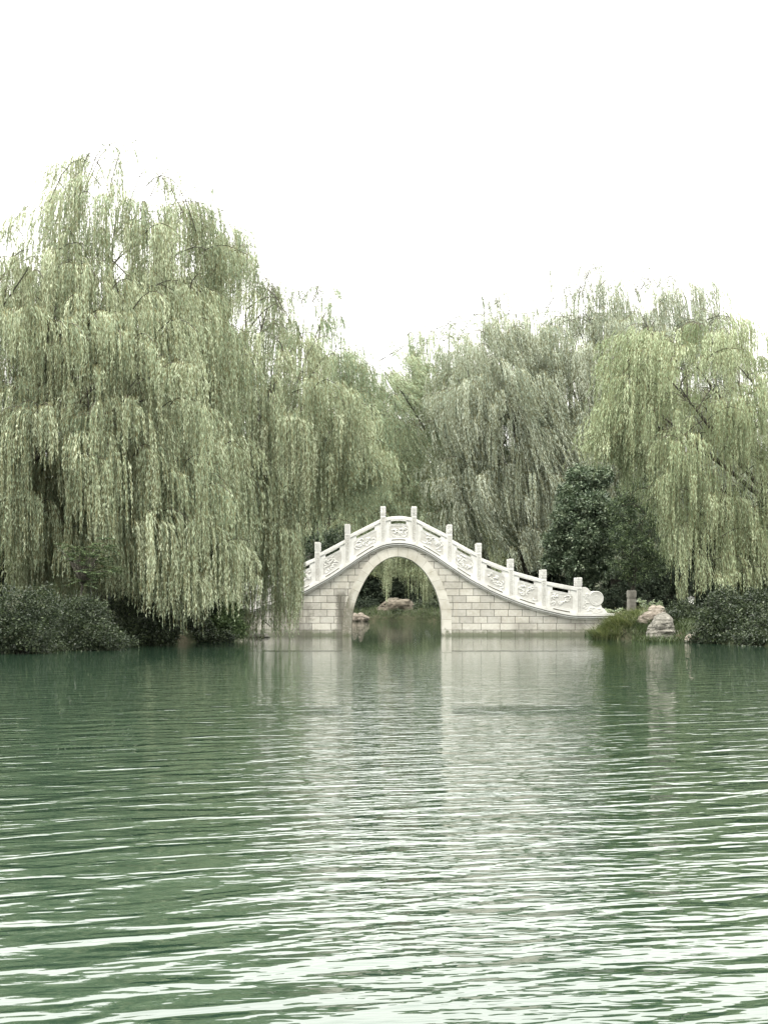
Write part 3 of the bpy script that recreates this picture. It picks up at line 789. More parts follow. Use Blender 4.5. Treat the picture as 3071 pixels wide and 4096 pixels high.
    for k in range(nlim):
        fx = -0.8 + 1.6 * k / (nlim - 1) + rs.uniform(-0.08, 0.08)
        ex = xc + rx * fx; ey = Y + rs.uniform(-0.6, 0.6) * ry; ez = np.interp(ex, topx, topz) - rs.uniform(1.3, 2.6)
        pts = limb_path(fork, (ex, ey, ez), 0.5, 0.5, 9, rs)
        lb.tube(pts, [0.085 * (1 - 0.9 * j / 8) + 0.008 for j in range(9)], 6)
        for j in (3, 4, 5, 6, 7):
            q = pts[j]; e = q + Vector((rs.uniform(-1.4, 1.4), rs.uniform(-1.2, 0.9), rs.uniform(0.2, 1.3)))
            e.z = min(e.z, np.interp(e.x, topx, topz) - 0.3)
            lb.tube(limb_path(q, e, 0.25, 0.2, 5, rs), [0.03, 0.024, 0.018, 0.012, 0.006], 5)
    # spray arcs
    for k in list(range(0, ns, 4)) + list(range(ns, NSP)):
        o_ = Vector((xs[k], ys[k], zs[k])); hv = Vector((hd[k][0], hd[k][1], 0))
        pts = [o_ + hv * (Ls[k] * t) + Vector((0, 0, rise[k] * 4 * t * (1 - t * 0.7) * 0.6 - drop[k] * t * t)) for t in (-0.25, 0.1, 0.4, 0.7, 1.0)]
        lb.tube(pts, [0.018, 0.015, 0.013, 0.011, 0.008], 3, False)
    lb.build('branches', M['bark'], root)
    print('willow', label[:30], 'sprays', NSP, 'strands', N, 'leaves', M_)
    return root

def leafy(root, blobs, n_per_m2, mat, leaf=0.10, width=0.05, name='crown', seed=1, clump=0.22, droop=0.2):
    """broadleaf crown: blobs (x, y, z, rx, ry, rz); leaves sit in small rosettes on a ragged shell"""
    global rng
    rng = np.random.default_rng(seed); allV = []; allvar = []
    for (x, y, z, rx, ry, rz) in blobs:
        area = 4 * pi * ((rx * ry) ** 1.6 + (rx * rz) ** 1.6 + (ry * rz) ** 1.6 / 1) ** (1 / 1.6) / 3 ** (1 / 1.6)
        nc = max(6, int(area * n_per_m2 / 14))
        d = rand_unit(nc); rad = 1.06 - np.abs(rng.normal(0, 0.24, nc)); 
        lump = 1 + 0.16 * np.sin(d[:, 0] * 5 + x * 3) * np.sin(d[:, 2] * 6 + z * 2) + 0.10 * np.sin(d[:, 0] * 11 + d[:, 1] * 9)
        cpos = np.array([x, y, z]) + d * np.array([rx, ry, rz]) * (rad * lump)[:, None]
        nl = 14; i = np.repeat(np.arange(nc), nl); Mn = len(i)
        off = rng.normal(0, clump * 0.45, (Mn, 3)); p = cpos[i] + off
        D = d[i] * 0.7 + rand_unit(Mn) * 0.8 + np.array([0, 0, -droop]); D /= np.linalg.norm(D, axis=1, keepdims=True)
        allV.append(kites(p, D, leaf * rng.uniform(0.6, 1.25, Mn), width * rng.uniform(0.7, 1.2, Mn)))
        tc = rng.normal(0, 0.2, nc)
        allvar.append((0.45 + tc[i] + rng.normal(0, 0.18, Mn)).clip(0, 1))
    V = np.concatenate(allV); var = np.concatenate(allvar)
    return kite_mesh(name, V, var, mat, root)

def broadleaf(name, label, cat, base, blobs, dens, mat, leaf, width, seed, group=None, trunk_r=0.12, bark='bark', clump=0.22):
    root = empty(name, base); tag(root, label, cat, group)
    leafy(root, blobs, dens, mat, leaf, width, 'crown' if cat == 'tree' else 'foliage', seed, clump)
    rs = random.Random(seed); tb = MB(); b = Vector(base)
    c = Vector((np.mean([q[0] for q in blobs]), np.mean([q[1] for q in blobs]), np.mean([q[2] for q in blobs])))
    tb.tube(limb_path(b - Vector((0, 0, 0.15)), b + (c - b) * 0.8, 0, 0.12, 6, rs), [trunk_r * k for k in (1.25, 1.0, 0.9, 0.8, 0.7, 0.5)], 8)
    for q in blobs:
        tb.tube(limb_path(b + (c - b) * rs.uniform(0.3, 0.7), (q[0], q[1], q[2]), 0.1, 0.1, 5, rs), [trunk_r * k for k in (0.5, 0.4, 0.3, 0.2, 0.1)], 5)
    tb.build('trunk' if cat == 'tree' else 'stems', M[bark], root)
    return root

# ------------------------------------------------------------------ willows
WG = 'weeping willows round the lake'
willow('tallest weeping willow on the left bank, with thin upright shoots at its top', (-8.9, 57.5), 56.5,
       [(160, 900), (250, 730), (330, 640), (395, 580), (450, 580), (530, 640), (650, 680), (740, 740), (800, 840), (850, 1020), (880, 1300)],
       [(200, 2440), (400, 2440), (520, 2480), (700, 2440), (870, 2380)], 3.3, M['willow_warm'], dens=1.3, wisps=18, seed=21, group=WG, slen=(1.4, 4.0))
willow('olive weeping willow at the left edge, its curtain nearest the water', (-12.3, 54.8), 53.5,
       [(-380, 1050), (-150, 860), (60, 830), (200, 900), (330, 980), (470, 1080), (600, 1120), (720, 1260), (790, 1480), (810, 1650)],
       [(-380, 2360), (100, 2320), (330, 2330), (450, 2390), (560, 2480), (680, 2550), (810, 2510)], 2.3, M['willow_warm'], dens=1.0, wisps=4, seed=5, group=WG, slen=(1.3, 3.6), tone=0.05)
willow('broad weeping willow between the tallest one and the bridge, its strands touching the water', (-6.6, 61.5), 62.5,
       [(720, 1400), (790, 980), (870, 880), (940, 900), (1020, 960), (1090, 1110), (1150, 1180), (1230, 1420), (1330, 1500), (1400, 1640), (1440, 1800)],
       [(700, 2500), (850, 2545), (960, 2575), (1100, 2570), (1185, 2520), (1200, 2400), (1212, 2150), (1270, 2090), (1440, 1950)], 3.2, M['willow_warm'], dens=1.2, wisps=14, seed=8, group=WG, slen=(1.5, 4.4), ragged=0.2)
willow('darker weeping willow rising behind the left end of the bridge', (-5.2, 77), 77,
       [(1080, 1250), (1150, 1130), (1210, 1160), (1280, 1110), (1350, 1180), (1375, 1330), (1400, 1420), (1460, 1480)],
       [(1080, 2200), (1250, 2180), (1460, 2180)], 3.0, M['willow_mid'], dens=0.9, wisps=10, seed=13, group=WG, tone=-0.12, slen=(0.9, 2.6))
willow('small far willow directly above the left half of the arch', (-4.9, 92), 90,
       [(1340, 1560), (1400, 1440), (1460, 1480), (1520, 1460), (1580, 1460), (1640, 1560), (1660, 1700)],
       [(1340, 2200), (1500, 2240), (1660, 2240)], 3.0, M['willow_mid'], dens=1.0, wisps=6, seed=17, group=WG, slen=(1.0, 3.0))
willow('windblown weeping willow behind the bridge crown, strands swept to the right', (5.2, 87), 84,
       [(1520, 1560), (1570, 1370), (1640, 1295), (1700, 1310), (1760, 1265), (1830, 1250), (1900, 1300), (1960, 1400)],
       [(1480, 2180), (1650, 2230), (1960, 2240)], 3.2, M['willow_mid'], dens=1.15, wind=0.8, wisps=14, seed=23, group=WG, tone=0.03)
willow('silvery weeping willow right of the bridge crown with a ragged tuft on top', (6.4, 84), 80,
       [(1790, 1480), (1840, 1290), (1900, 1240), (1960, 1190), (2020, 1190), (2080, 1240), (2160, 1230), (2240, 1300), (2300, 1450)],
       [(1790, 2260), (2000, 2270), (2180, 2300), (2300, 2300)], 3.2, M['willow_grey'], dens=1.2, wind=0.25, wisps=14, seed=29, group=WG, tone=0.05)
willow('tall grey green willow rising behind the bright one on the right', (10.6, 83), 81,
       [(2130, 1400), (2170, 1170), (2260, 1120), (2340, 1085), (2420, 1095), (2500, 1090), (2600, 1090), (2700, 1110), (2800, 1110), (2900, 1220)],
       [(2140, 2200), (2400, 2250), (2900, 2300)], 3.0, M['willow_grey'], dens=1.05, wind=0.09, wisps=26, seed=31, group=WG, tone=-0.03)
willow('bright yellow green willow on the right bank, nearest on that side', (17.0, 68.0), 65,
       [(2435, 1760), (2450, 1560), (2480, 1440), (2520, 1350), (2570, 1270), (2650, 1240), (2760, 1260), (2900, 1230), (3050, 1300), (3150, 1500)],
       [(2435, 1860), (2500, 1940), (2560, 1990), (2620, 2060), (2655, 2180), (2690, 2300), (2715, 2400), (2760, 2420), (3150, 2400)], 2.6, M['willow_bright'], dens=1.6, wisps=8, seed=37, group=WG, tone=0.02, slen=(1.0, 2.8))
willow('willow on the far shore seen through the arch, long strands in the opening', (5.6, 111), 108,
       [(1380, 1700), (1500, 1650), (1650, 1640), (1800, 1660), (1950, 1800)],
       [(1380, 2330), (1420, 2390), (1450, 2300), (1500, 2290), (1530, 2300), (1548, 2420), (1556, 2420), (1575, 2300), (1630, 2330), (1640, 2400), (1700, 2420), (1760, 2400), (1950, 2400)], 2.6, M['willow_bright'], dens=0.9, wisps=0, seed=41, group=WG, slen=(1.5, 4.0), tone=0.22, ragged=0.3)

# ------------------------------------------------------------------ broadleaf trees on the right bank
def blob(sx, sy, Y, rs, ry=None, rzs=None):
    r = rs * Y / F_SRC
    return (XA(sx, Y), Y, ZA(sy, Y), r, ry or r, (rzs or rs) * Y / F_SRC)
Yi = 75.5
broadleaf('evergreen_tree', 'dark round evergreen tree behind the right end of the bridge', 'tree', (XA(2345, Yi), Yi, tz(XA(2345, Yi), Yi)),
          [blob(2325, 1920, Yi, 50), blob(2400, 1905, Yi, 44), blob(2275, 1985, Yi - .2, 46), blob(2215, 2170, Yi - .7, 38), blob(2205, 2250, Yi - .6, 32), blob(2260, 2070, Yi - .9, 44), blob(2290, 2030, Yi - .5, 56), blob(2380, 2040, Yi - .8, 68), blob(2440, 2060, Yi - .3, 48), blob(2260, 2140, Yi - .6, 50), blob(2340, 2150, Yi - 1, 68),
           blob(2430, 2160, Yi - .6, 56), blob(2240, 2230, Yi - .5, 44), blob(2310, 2250, Yi - .9, 56), blob(2400, 2260, Yi - .7, 56), blob(2330, 2320, Yi - .6, 48, None, 40)],
          1150, M['dark_leaf'], 0.13, 0.06, 51, clump=0.15)
Yj = 73
broadleaf('podocarp_tree', 'small tree with pale green shoots and a slim bare trunk behind the grey pillar', 'tree', (XA(2500, Yj), Yj, tz(XA(2500, Yj), Yj)),
          [blob(2520, 1960, Yj, 48), blob(2580, 1990, Yj, 52), blob(2480, 2040, Yj, 50), blob(2560, 2080, Yj - .3, 62), blob(2620, 2060, Yj, 45), blob(2480, 2150, Yj - .4, 48), blob(2540, 2190, Yj - .5, 62), blob(2620, 2180, Yj - .2, 55),
           blob(2480, 2270, Yj - .5, 42, None, 35), blob(2550, 2290, Yj - .4, 55, None, 38), blob(2630, 2260, Yj - .2, 45)],
          620, M['podo'], 0.12, 0.028, 52, trunk_r=0.10, clump=0.14)

# the wood behind: single trees
rs = random.Random(3)
BG = 'dark trees of the wood behind the lake'
wood = [(-21, 96, 8.5), (-16.5, 100, 9.5), (-12.5, 92, 8), (-8.5, 98, 9.0), (-8, 80, 5.5), (-3.8, 126, 10.5), (0.4, 128, 9.5), (4.6, 126, 10.5), (9.5, 104, 9.0), (13.5, 98, 9.5), (11.5, 88, 6.0), (17.8, 94, 9), (22, 100, 8.5), (8.6, 126, 11), (-8.4, 124, 11.5), (15.0, 80, 5.5)]
wlab = ['leftmost', 'second from the left', 'third from the left', 'fourth from the left', 'low one', 'left one over the far shore', 'middle one over the far shore', 'right one over the far shore', '', '', '', '', '', '', '', '']
protos = []
for k, (x, y, h) in enumerate(wood):
    if k < 3:
        root = empty('wood_tree', (x, y, tz(x, y)))
        r0 = h * 0.26; z0 = root.location.z; bl = []
        for j in range(9):
            a = rs.uniform(0, 6.28); rr = rs.uniform(0, r0 * 0.75); zz = z0 + h * rs.uniform(0.22, 0.82)
            bl.append((x + rr * cos(a), y + rr * sin(a), zz, rs.uniform(1.1, 1.7), rs.uniform(1.1, 1.7), rs.uniform(1.0, 1.5)))
        bl.append((x, y, z0 + h * 0.88, 1.0, 1.0, 0.9)); bl.append((x, y, z0 + h * 0.45, 2.2, 2.2, 2.4)); bl.append((x, y - .5, z0 + h * 0.15, 1.9, 1.6, 1.1))
        leafy(root, bl, 260, M['back_leaf'], 0.2, 0.10, 'crown', 60 + k, 0.35)
        tb = MB(); tb.tube(limb_path((x, y, z0 - .2), (x + .2, y, z0 + h * 0.6), 0, 0.3, 6, rs), [0.24, 0.2, 0.17, 0.15, 0.12, 0.08], 8); tb.build('trunk', M['bark'], root)
        protos.append((root, h))
    else:
        src, hs = protos[k % 3]
        root = src.copy(); C.objects.link(root); root.location = (x, y, tz(x, y)); s = h / hs; root.scale = (s * rs.choice((-1, 1)), s, s); root.rotation_euler = (0, 0, rs.uniform(0, 6.28))
        for ch in src.children:
            c = ch.copy(); C.objects.link(c); c.parent = root
    tag(root, 'dark leafy tree of the wood, standing in shade behind the willows', 'tree', BG)

# ------------------------------------------------------------------ left bank shrubs
def shrub(label, sx, sy, Y, spec, dens, mat, leaf, width, seed, group=None, clump=0.14, name='shrub'):
    base = (XA(sx, Y), Y, tz(XA(sx, Y), Y))
    return broadleaf(name, label, 'shrub', base, [blob(a, b, Y + dy, r, None, rz) for a, b, dy, r, rz in spec], dens, M[mat], leaf, width, seed, group, 0.035, clump=clump)
SG = 'shrubs along the left bank'
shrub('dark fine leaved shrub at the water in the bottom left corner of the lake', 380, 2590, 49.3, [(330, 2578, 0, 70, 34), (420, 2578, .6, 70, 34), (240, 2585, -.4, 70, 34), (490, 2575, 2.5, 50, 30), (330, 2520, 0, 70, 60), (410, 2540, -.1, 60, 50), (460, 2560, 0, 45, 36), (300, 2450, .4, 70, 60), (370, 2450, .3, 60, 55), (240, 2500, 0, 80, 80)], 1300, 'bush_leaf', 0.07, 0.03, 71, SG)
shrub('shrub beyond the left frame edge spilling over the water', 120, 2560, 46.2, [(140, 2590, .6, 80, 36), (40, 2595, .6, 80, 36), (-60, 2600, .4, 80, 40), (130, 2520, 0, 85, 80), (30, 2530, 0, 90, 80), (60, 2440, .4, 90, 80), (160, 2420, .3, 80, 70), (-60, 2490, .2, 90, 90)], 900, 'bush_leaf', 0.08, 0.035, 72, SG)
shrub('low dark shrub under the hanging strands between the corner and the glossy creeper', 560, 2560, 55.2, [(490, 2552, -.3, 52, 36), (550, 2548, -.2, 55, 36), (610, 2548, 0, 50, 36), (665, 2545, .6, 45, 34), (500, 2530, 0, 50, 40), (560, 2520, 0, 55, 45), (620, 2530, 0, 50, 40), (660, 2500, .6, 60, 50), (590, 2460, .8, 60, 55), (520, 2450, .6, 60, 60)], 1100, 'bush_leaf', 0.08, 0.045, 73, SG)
shrub('shrub with rounded green leaves left of the flat rock', 900, 2520, 61, [(850, 2500, 0, 48, 42), (905, 2485, 0, 48, 44), (945, 2515, -.2, 34, 30), (880, 2440, .4, 44, 40), (930, 2450, .5, 36, 36)], 1300, 'pine_leaf', 0.085, 0.05, 74, SG)
shrub('glossy creeper with pale glinting leaves hanging over the water under the willow strands', 800, 2560, 59.2, [(720, 2545, 0, 38, 22), (770, 2550, -.1, 38, 22), (820, 2555, -.1, 38, 20), (870, 2552, -.1, 38, 22), (915, 2545, 0, 28, 20), (790, 2510, .6, 60, 40), (720, 2490, .6, 60, 50)], 1200, 'bush_leaf', 0.075, 0.05, 75, SG)
shrub('tall leafy bush behind the strands on the left bank', 640, 2500, 60.5, [(560, 2380, 0, 80, 80), (650, 2400, 0, 80, 80), (740, 2400, .5, 80, 80), (820, 2420, .5, 60, 60), (480, 2360, .5, 80, 90), (640, 2300, .8, 80, 70)], 700, 'back_leaf', 0.10, 0.05, 76, SG)
shrub('dark bush behind the bridge on its left slope', 1320, 2230, 79, [(1300, 2180, 0, 60, 55), (1360, 2160, 0, 50, 50), (1250, 2230, 0, 60, 50), (1330, 2240, 0, 60, 60), (1200, 2300, 0, 60, 60), (1140, 2350, 0, 60, 60), (1050, 2380, 0, 60, 60)], 600, 'dark_leaf', 0.10, 0.05, 77, SG)

# feathery small tree at the left edge
def feather_tree():
    Y = 51.5; x, z = XA(330, Y), ZA(2340, Y)
    root = empty('feather_leaf_tree', (XA(300, Y), Y, tz(XA(300, Y), Y)))
    tag(root, 'small tree with feathery compound leaves over the corner shrub at the left edge', 'tree')
    rr = random.Random(9); st = MB(); ps, ds, Ls_, Ws_ = [], [], [], []
    st.tube(limb_path((XA(300, Y), Y, root.location.z), (x, Y, z), 0, .1, 6, rr), [.07, .06, .05, .045, .04, .03], 7)
    for k in range(46):
        sx, sy = rr.choice([(330, 2210), (390, 2200), (430, 2180), (300, 2260), (370, 2260), (420, 2260), (260, 2200), (340, 2320), (400, 2310)])
        o = Vector(P(sx + rr.uniform(-35, 35), sy + rr.uniform(-30, 30), Y + rr.uniform(-.6, .6)))
        st.tube(limb_path((x, Y, z), o, .1, .1, 4, rr), [.018, .014, .01, .006], 4)
        a = rr.uniform(-0.5, 0.5) if rr.random() < .75 else rr.uniform(0, 6.28)
        for f in range(3):
            a2 = a + rr.uniform(-.7, .7); h = Vector((cos(a2), sin(a2), rr.uniform(0.0, .5))).normalized(); Lf = rr.uniform(.35, .6)
            perp = h.cross(Vector((0, 0, 1))).normalized()
            for t in np.linspace(.15, 1, 14):
                q = o + h * Lf * t - Vector((0, 0, .25 * t * t * Lf))
                for s in (-1, 1):
                    ps.append(q); ds.append((perp * s + h * .6 + Vector((0, 0, -.25))).normalized()); Ls_.append(.12 * (1 - .4 * t)); Ws_.append(.028)
    V = kites(np.array([tuple(p) for p in ps]), np.array([tuple(d) for d in ds]), np.array(Ls_), np.array(Ws_))
    kite_mesh('crown', V, (0.6 + rng.normal(0, .2, len(V))).clip(0, 1), M['podo'], root)
    st.build('trunk', M['bark'], root)
feather_tree()

# ------------------------------------------------------------------ rocks
def rock(label, outline, Y, thick, mat, seed, name='rock', strata=0.0, parent=None):
    """boulder from its outline (photo pixels, convex-ish), inflated to a real depth"""
    pts = [(XA(a, Y), ZA(b, Y)) for a, b in outline]
    cx_ = np.mean([p[0] for p in pts]); cz_ = np.mean([p[1] for p in pts])
    bm = bmesh.new(); bmesh.ops.create_icosphere(bm, subdivisions=5, radius=1.0)
    ang = np.array([math.atan2(p[1] - cz_, p[0] - cx_) for p in pts]); rad = np.array([math.hypot(p[0] - cx_, p[1] - cz_) for p in pts])
    order = np.argsort(ang); ang, rad = ang[order], rad[order]
    ang = np.concatenate([ang - 2 * pi, ang, ang + 2 * pi]); rad = np.tile(rad, 3)
    for v in bm.verts:
        x, y, z = v.co; a = math.atan2(z, x); r = float(np.interp(a, ang, rad)); k = math.hypot(x, z)
        y = math.copysign(abs(y) ** 0.8, y)
        q = Vector((r * cos(a) * k ** 0.75, y * thick, r * sin(a) * k ** 0.75))
        sc_ = 2.2 / max(0.4, rad.mean())
        n = mnoise.fractal(q * sc_ + Vector((seed, 0, 0)), 1.0, 2.1, 5) * 0.10 * rad.mean() * 1.2
        l = mnoise.noise(Vector((q.x * 0.8, q.y * 0.8, q.z * 9 / max(.5, rad.mean()) + seed))) * strata
        rid = mnoise.cell(Vector((q.x, q.y, q.z)) * sc_ * 0.9 + Vector((seed, 3, 1))) * 0.03 * rad.mean()
        d = q.normalized(); q += d * (n + rid) + Vector((d.x, d.y, 0)) * l
        v.co = q
    me = bpy.data.meshes.new(name); bm.to_mesh(me); bm.free(); me.materials.append(M[mat])
    o = bpy.data.objects.new(name, me); C.objects.link(o); o.location = (cx_, Y, cz_)
    tag(o, label, 'rock'); return o
rock('flat pale rock lying in the water at the foot of the left bank', [(965, 2552), (985, 2541), (1010, 2535), (1030, 2531), (1050, 2534), (1066, 2534), (1078, 2548), (1060, 2555), (1010, 2558)], 66.5, 0.35, 'rock', 1, strata=0.02)
rock('big layered grey boulder standing at the water on the right', [(2588, 2566), (2590, 2525), (2602, 2496), (2622, 2472), (2650, 2456), (2676, 2462), (2690, 2496), (2700, 2520), (2712, 2528), (2714, 2562), (2694, 2578), (2640, 2582), (2594, 2578)], 60.4, 0.55, 'rock', 2, strata=0.025)
rock('rounded reddish boulder behind the layered grey one', [(2552, 2490), (2560, 2468), (2580, 2452), (2610, 2445), (2650, 2441), (2680, 2450), (2690, 2470), (2670, 2495), (2620, 2512), (2575, 2515)], 62.8, 0.6, 'rock_red', 3)
rock('small pale rock perched on top of the reddish boulder', [(2592, 2440), (2600, 2426), (2625, 2424), (2645, 2424), (2660, 2436), (2650, 2446), (2620, 2450), (2598, 2452)], 63.6, 0.25, 'rock_pink', 4, strata=0.02)
rock('pinkish rock at the water near the right edge', [(2740, 2565), (2745, 2545), (2765, 2535), (2800, 2538), (2830, 2560), (2820, 2580), (2750, 2578)], 58.6, 0.4, 'rock_pink', 5, strata=0.02)
rock('little reddish stone on the ledge between bridge end and grey pillar', [(2460, 2458), (2466, 2450), (2480, 2450), (2487, 2458), (2482, 2468), (2462, 2468)], 70.0, 0.14, 'rock_red', 6)
rock('flat pinkish stone on the far shore at the left in the arch', [(1385, 2486), (1395, 2464), (1430, 2457), (1460, 2462), (1482, 2474), (1475, 2487), (1430, 2490)], 116.0, 0.6, 'rock_red', 7, strata=0.03)
rock('brown rounded rock half buried in the grassy mound seen through the arch', [(1480, 2480), (1490, 2452), (1515, 2428), (1540, 2405), (1570, 2397), (1600, 2398), (1640, 2400), (1655, 2420), (1660, 2460), (1560, 2485)], 117.6, 0.9, 'rock_brown', 8)

# ------------------------------------------------------------------ right bank: kerb, pillar, grass, plants, lantern
kb = MB(); kb.box(bx(2462), bx(2700), 69.4, 69.9, tz(9, 69.6) - 0.7, ZA(2470, 69.4))
tag(kb.build('stone_kerb', M['marble_dull'], bevel=0.01), 'low pale stone kerb running on from the right end of the bridge', 'kerb')
def pillar():
    Y = 66.8; h = lambda s: s * Y / F_SRC
    x0, x1 = XA(2506, Y), XA(2544, Y); d = x1 - x0
    xc = (x0 + x1) / 2
    root = empty('stone_pillar', (xc, Y, tz(xc, Y))); tag(root, 'square grey stone pillar with a carved head standing right of the bridge end', 'pillar')
    ang = radians(14)
    def obox(mb, half, z0, z1):
        c, s_ = cos(ang), sin(ang); vs_ = []
        for z in (z0, z1):
            for (a, b) in ((-half, -half), (half, -half), (half, half), (-half, half)): vs_.append((xc + a * c - b * s_, Y + a * s_ + b * c, z))
        mb.add(vs_, [(0, 3, 2, 1), (4, 5, 6, 7), (0, 1, 5, 4), (1, 2, 6, 5), (2, 3, 7, 6), (3, 0, 4, 7)])
    b = MB(); obox(b, 0.132, tz(xc, Y) - .2, ZA(2396, Y)); sh = b.build('shaft', M['pillar'], root, bevel=0.008)
    c = MB(); obox(c, 0.118, ZA(2396, Y), ZA(2393.5, Y)); obox(c, 0.140, ZA(2393.5, Y), ZA(2391, Y)); obox(c, 0.124, ZA(2391, Y), ZA(2389, Y)); obox(c, 0.142, ZA(2389, Y), ZA(2365, Y)); obox(c, 0.125, ZA(2365, Y), ZA(2361.5, Y))
    hd = c.build('head', M['pillar'], root, bevel=0.008)
    for (zc, R, par) in ((ZA(2377, Y), 0.07, hd), (ZA(2425, Y), 0.06, sh)):
        r = MB(); fx, fy = xc + 0.14 * sin(ang) + 0.0, Y - 0.14 * cos(ang)
        r.tube([(fx + R * cos(t) * cos(ang), fy + R * cos(t) * sin(ang) - .002, zc + R * sin(t)) for t in np.linspace(0, 2 * pi, 20)], 0.010, 5, False)
        r.tube([(fx + R * .5 * cos(t) * cos(ang) * (1 - t / 9), fy - .002 + R * .5 * cos(t) * sin(ang), zc + R * .5 * sin(t) * (1 - t / 9)) for t in np.linspace(0, 6, 14)], 0.009, 5, False)
        r.build('carving', M['pillar'], par).location = (0, 0, 0)
pillar()

def grass_patch(label, spec, n, seed, hgt=(0.35, 0.8), mat='grass', name='grass', wid=0.011, lean=0.5):
    r = np.random.default_rng(seed); xs, ys = spec(r, n); z = terr_z(xs, ys)
    h = r.uniform(hgt[0], hgt[1], n); a = r.uniform(0, 6.28, n); ln = h * r.uniform(0.2, 1.0, n) * lean * 1.6
    K = 5; rows = []
    for k in range(K):
        t = k / (K - 1)
        c = np.stack([xs + np.cos(a) * ln * t ** 2, ys + np.sin(a) * ln * t ** 2, np.maximum(z, -0.03) + h * (t - 0.28 * t ** 3 * (ln / h))], 1)
        w = wid * (1 - t * 0.85); side = np.stack([-np.sin(a + .6), np.cos(a + .6), np.zeros(n)], 1) * w
        rows += [c - side, c + side]
    V = np.stack(rows, 1).reshape(-1, 3); b_ = np.arange(n)[:, None] * 2 * K
    Q = np.concatenate([b_ + np.array([[2 * k, 2 * k + 1, 2 * k + 3, 2 * k + 2]]) for k in range(K - 1)], 0)
    var = np.tile((0.5 + r.normal(0, .22, n)).clip(0, 1), K - 1)
    o = quad_mesh(name, V, Q, M[mat], None, var); tag(o, label, 'grass', None, 'stuff'); return o
def sp_right(r, n):
    # tufts
    tx_ = r.uniform(XA(2405, 64), XA(2590, 64), 46); ty_ = r.uniform(62.9, 65.5, 46)
    i = r.integers(0, 46, n); return tx_[i] + r.normal(0, .10, n), ty_[i] + r.normal(0, .12, n)
grass_patch('long green grass tufts at the water between the bridge end and the boulders', sp_right, 5200, 5, (0.22, 0.68), lean=1.2, wid=0.015)
def sp_far(r, n): return r.uniform(-4.5, 6.0, n), r.uniform(115.6, 122, n)
grass_patch('short grass and weeds on the far shore seen through the arch', sp_far, 12000, 6, (0.06, 0.30), wid=0.014, mat='dark_grass')
def sp_rb(r, n): return r.uniform(7.6, 14, n), r.uniform(66, 74, n)
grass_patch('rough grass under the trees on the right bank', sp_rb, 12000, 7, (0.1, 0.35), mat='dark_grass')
def sp_rw(r, n):
    tx_ = r.uniform(8.6, 14, 70); ty_ = r.uniform(57.8, 65, 70); i = r.integers(0, 70, n)
    return tx_[i] + r.normal(0, .2, n), ty_[i] + r.normal(0, .25, n)
grass_patch('weeds between the boulders on the right bank', sp_rw, 9000, 9, (0.1, 0.4), mat='dark_grass', wid=0.014, lean=1.0)
def sp_lb(r, n):
    y = r.uniform(49, 66, n); return interp(LEFT_EDGE, y) - 0.7 - r.uniform(0, 7, n), y
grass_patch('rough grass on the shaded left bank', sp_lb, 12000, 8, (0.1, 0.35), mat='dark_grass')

# hedge with a light green top, behind the far shore
hg = empty('hedge', (1.0, 122.5, tz(1.0, 122.5))); tag(hg, 'clipped hedge with a pale green top crossing behind the arch', 'hedge')
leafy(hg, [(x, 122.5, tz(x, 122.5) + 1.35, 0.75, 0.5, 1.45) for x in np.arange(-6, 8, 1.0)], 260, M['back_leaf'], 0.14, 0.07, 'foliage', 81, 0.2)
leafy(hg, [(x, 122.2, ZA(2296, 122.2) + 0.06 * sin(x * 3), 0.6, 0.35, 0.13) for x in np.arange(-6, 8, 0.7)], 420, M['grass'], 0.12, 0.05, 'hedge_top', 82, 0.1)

# plants around the pillar and boulders
def leaf_plant(label, sx, sy, Y, r, seed, mat='pale_leaf', n=5):
    rr = random.Random(seed); x, z = XA(sx, Y), ZA(sy, Y); g0 = tz(x, Y)
    root = empty('leafy_plant', (x, Y, g0)); tag(root, label, 'plant', 'pale leaved plants by the pillar')
    st = MB(); ps, ds = [], []
    for k in range(n):
        o = Vector((x + rr.uniform(-r, r), Y + rr.uniform(-r, r), z + rr.uniform(-r * .6, r * .5)))
        st.tube(limb_path((x, Y, g0 - .03), o, 0, .05, 4, rr), [.008, .007, .006, .004], 4)
        for j in range(9):
            a = j * 2.4 + rr.random(); ps.append(tuple(o - Vector((0, 0, rr.uniform(0, .08))))); d = Vector((cos(a), sin(a), rr.uniform(-.1, .6))).normalized(); ds.append(tuple(d))
    nn = len(ps); V = kites(np.array(ps), np.array(ds), np.full(nn, .115), np.full(nn, .05))
    kite_mesh('foliage', V, (0.6 + rng.normal(0, .25, nn)).clip(0, 1), M[mat], root); st.build('stems', M['twig'], root)
leaf_plant('pale leaved plant just right of the drum stone, low on the ledge', 2438, 2440, 70.8, .14, 1)
leaf_plant('pale leaved plant left of the grey pillar', 2476, 2438, 69.0, .16, 2, n=6)
leaf_plant('taller pale leaved plant close behind the grey pillar on its right', 2562, 2400, 67.8, .16, 3, n=6)
leaf_plant('pale leaved plant above the small perched rock, left of two', 2586, 2412, 66.5, .2, 4, n=8)
leaf_plant('pale leaved plant above the small perched rock, right of two', 2640, 2410, 66.5, .16, 5, n=6)
shrub('green weedy shrub on the far shore right of the brown rock', 1700, 2440, 118, [(1670, 2450, -.5, 34, 26), (1710, 2430, 0, 40, 34), (1750, 2440, 0, 40, 34), (1690, 2470, -1.2, 34, 18), (1640, 2470, -1.4, 30, 16), (1590, 2462, -1.6, 28, 20), (1740, 2470, -1.0, 36, 20)], 500, 'bush_leaf', 0.11, 0.045, 95)
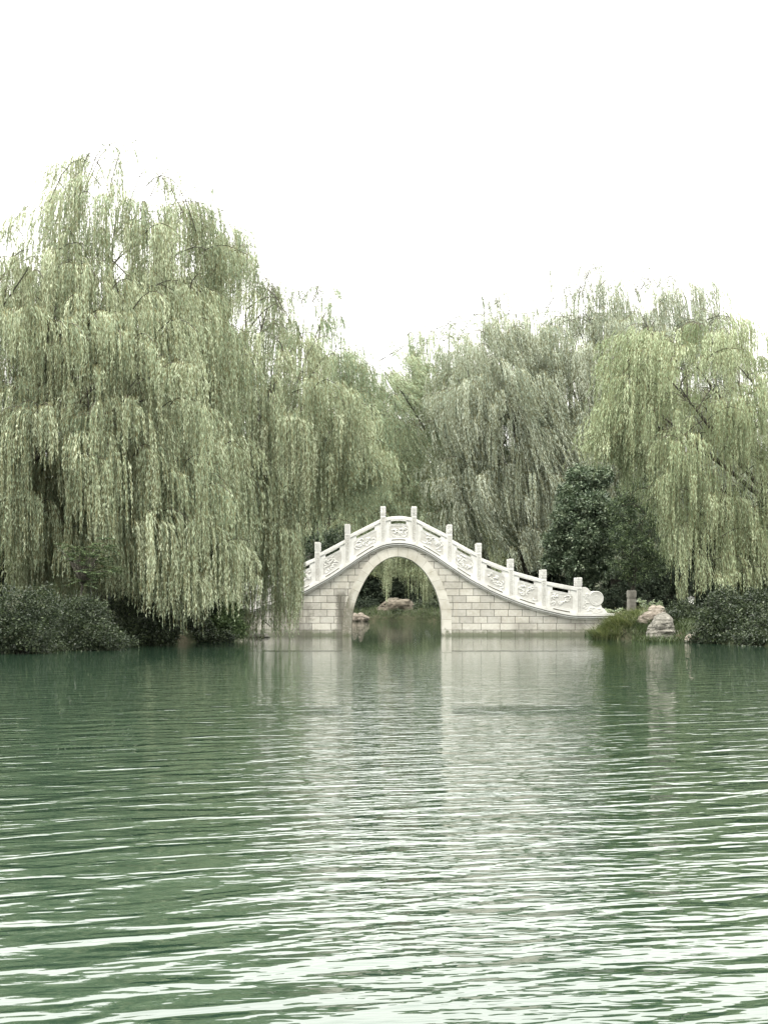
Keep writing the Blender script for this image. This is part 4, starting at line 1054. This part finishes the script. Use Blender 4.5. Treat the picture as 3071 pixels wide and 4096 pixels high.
shrub('dark low shrub on the far shore left of the brown rock', 1440, 2430, 118, [(1400, 2420, .5, 46, 34), (1440, 2430, 0, 40, 26), (1480, 2425, 1.0, 36, 30), (1370, 2430, 0, 44, 36)], 400, 'back_leaf', 0.12, 0.055, 96)
SR = 'shrubs on the right bank'
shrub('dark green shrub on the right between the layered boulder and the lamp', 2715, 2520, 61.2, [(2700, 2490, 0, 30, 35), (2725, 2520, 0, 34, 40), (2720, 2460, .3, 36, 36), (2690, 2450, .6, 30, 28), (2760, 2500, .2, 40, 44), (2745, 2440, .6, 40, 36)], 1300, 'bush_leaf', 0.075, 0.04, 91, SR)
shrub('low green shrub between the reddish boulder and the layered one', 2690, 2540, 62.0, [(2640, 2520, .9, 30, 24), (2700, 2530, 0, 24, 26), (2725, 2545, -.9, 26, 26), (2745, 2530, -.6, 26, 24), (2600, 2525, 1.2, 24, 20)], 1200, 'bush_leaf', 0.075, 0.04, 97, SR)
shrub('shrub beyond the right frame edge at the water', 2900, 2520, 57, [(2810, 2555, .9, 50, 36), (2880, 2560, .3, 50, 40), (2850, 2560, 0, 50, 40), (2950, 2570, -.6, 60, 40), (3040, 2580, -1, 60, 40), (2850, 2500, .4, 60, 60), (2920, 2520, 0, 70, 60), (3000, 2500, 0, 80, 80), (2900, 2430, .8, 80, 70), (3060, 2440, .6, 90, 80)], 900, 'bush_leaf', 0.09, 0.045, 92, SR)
shrub('small grassy shrub behind the kerb, right of the pillar', 2560, 2450, 67.2, [(2565, 2450, 0, 24, 22), (2590, 2448, 0, 24, 20), (2530, 2455, .8, 24, 20), (2480, 2460, .6, 18, 14)], 1000, 'grass', 0.08, 0.02, 93, SR)
shrub('shrub at the far right beyond the frame edge, nearest on that bank', 3040, 2580, 54.2, [(3020, 2570, 0, 60, 44), (3100, 2580, 0, 80, 50), (3060, 2520, .5, 70, 60), (2990, 2545, .8, 50, 50), (3150, 2500, .6, 90, 80)], 1000, 'bush_leaf', 0.085, 0.045, 98, SR)
shrub('dark undergrowth in the shade under the two trees behind the bridge end', 2500, 2440, 78.5, [(2420, 2400, 0, 60, 50), (2500, 2390, .5, 60, 60), (2590, 2390, .5, 70, 60), (2680, 2380, .5, 70, 70), (2350, 2400, .3, 60, 50), (2760, 2370, .5, 70, 80), (2840, 2380, .5, 80, 80), (2300, 2420, 0, 60, 40), (2560, 2310, 1, 80, 60), (2680, 2290, 1, 80, 70)], 420, 'back_leaf', 0.11, 0.055, 94, SR)

def lantern():
    Y = 63.5; x = XA(2763, Y); g0 = tz(x, Y)
    root = empty('garden_lamp', (x, Y, g0)); tag(root, 'white garden lamp with a dark flat cap at the right edge', 'lamp')
    def lathe(prof_, mat, nm):
        b = MB(); n = 20; o = 0
        for r, z in prof_: b.v += [(x + r * cos(2 * pi * k / n), Y + r * sin(2 * pi * k / n), z) for k in range(n)]
        for i in range(len(prof_) - 1):
            for k in range(n): b.f.append((i * n + k, i * n + (k + 1) % n, (i + 1) * n + (k + 1) % n, (i + 1) * n + k))
        b.f.append(tuple(range(n))); b.f.append(tuple((len(prof_) - 1) * n + k for k in range(n)))
        b.build(nm, mat, root)
    zt = ZA(2388, Y); zb = ZA(2420, Y)
    metal = NT('dark_metal', 0.5, 0.5); metal.l(metal.ramp(metal.noise(metal.coord(), 20), [(0.3, (0.03, 0.03, 0.03)), (0.7, (0.06, 0.06, 0.055))]), metal.b.inputs['Base Color'])
    opal = NT('opal_glass', 0.35, 0.5); opal.l(opal.ramp(opal.noise(opal.coord(), 10), [(0.3, (0.6, 0.6, 0.57)), (0.7, (0.72, 0.72, 0.69))]), opal.b.inputs['Base Color'])
    lathe([(0.03, g0 - .1), (0.03, zb)], metal.m, 'pole')
    lathe([(0.07, zb), (0.095, zb + .04), (0.11, zt - .05)], opal.m, 'lamp_shade')
    lathe([(0.14, zt - .048), (0.13, zt - .02), (0.05, zt), (0.02, zt + .03)], metal.m, 'cap')
lantern()
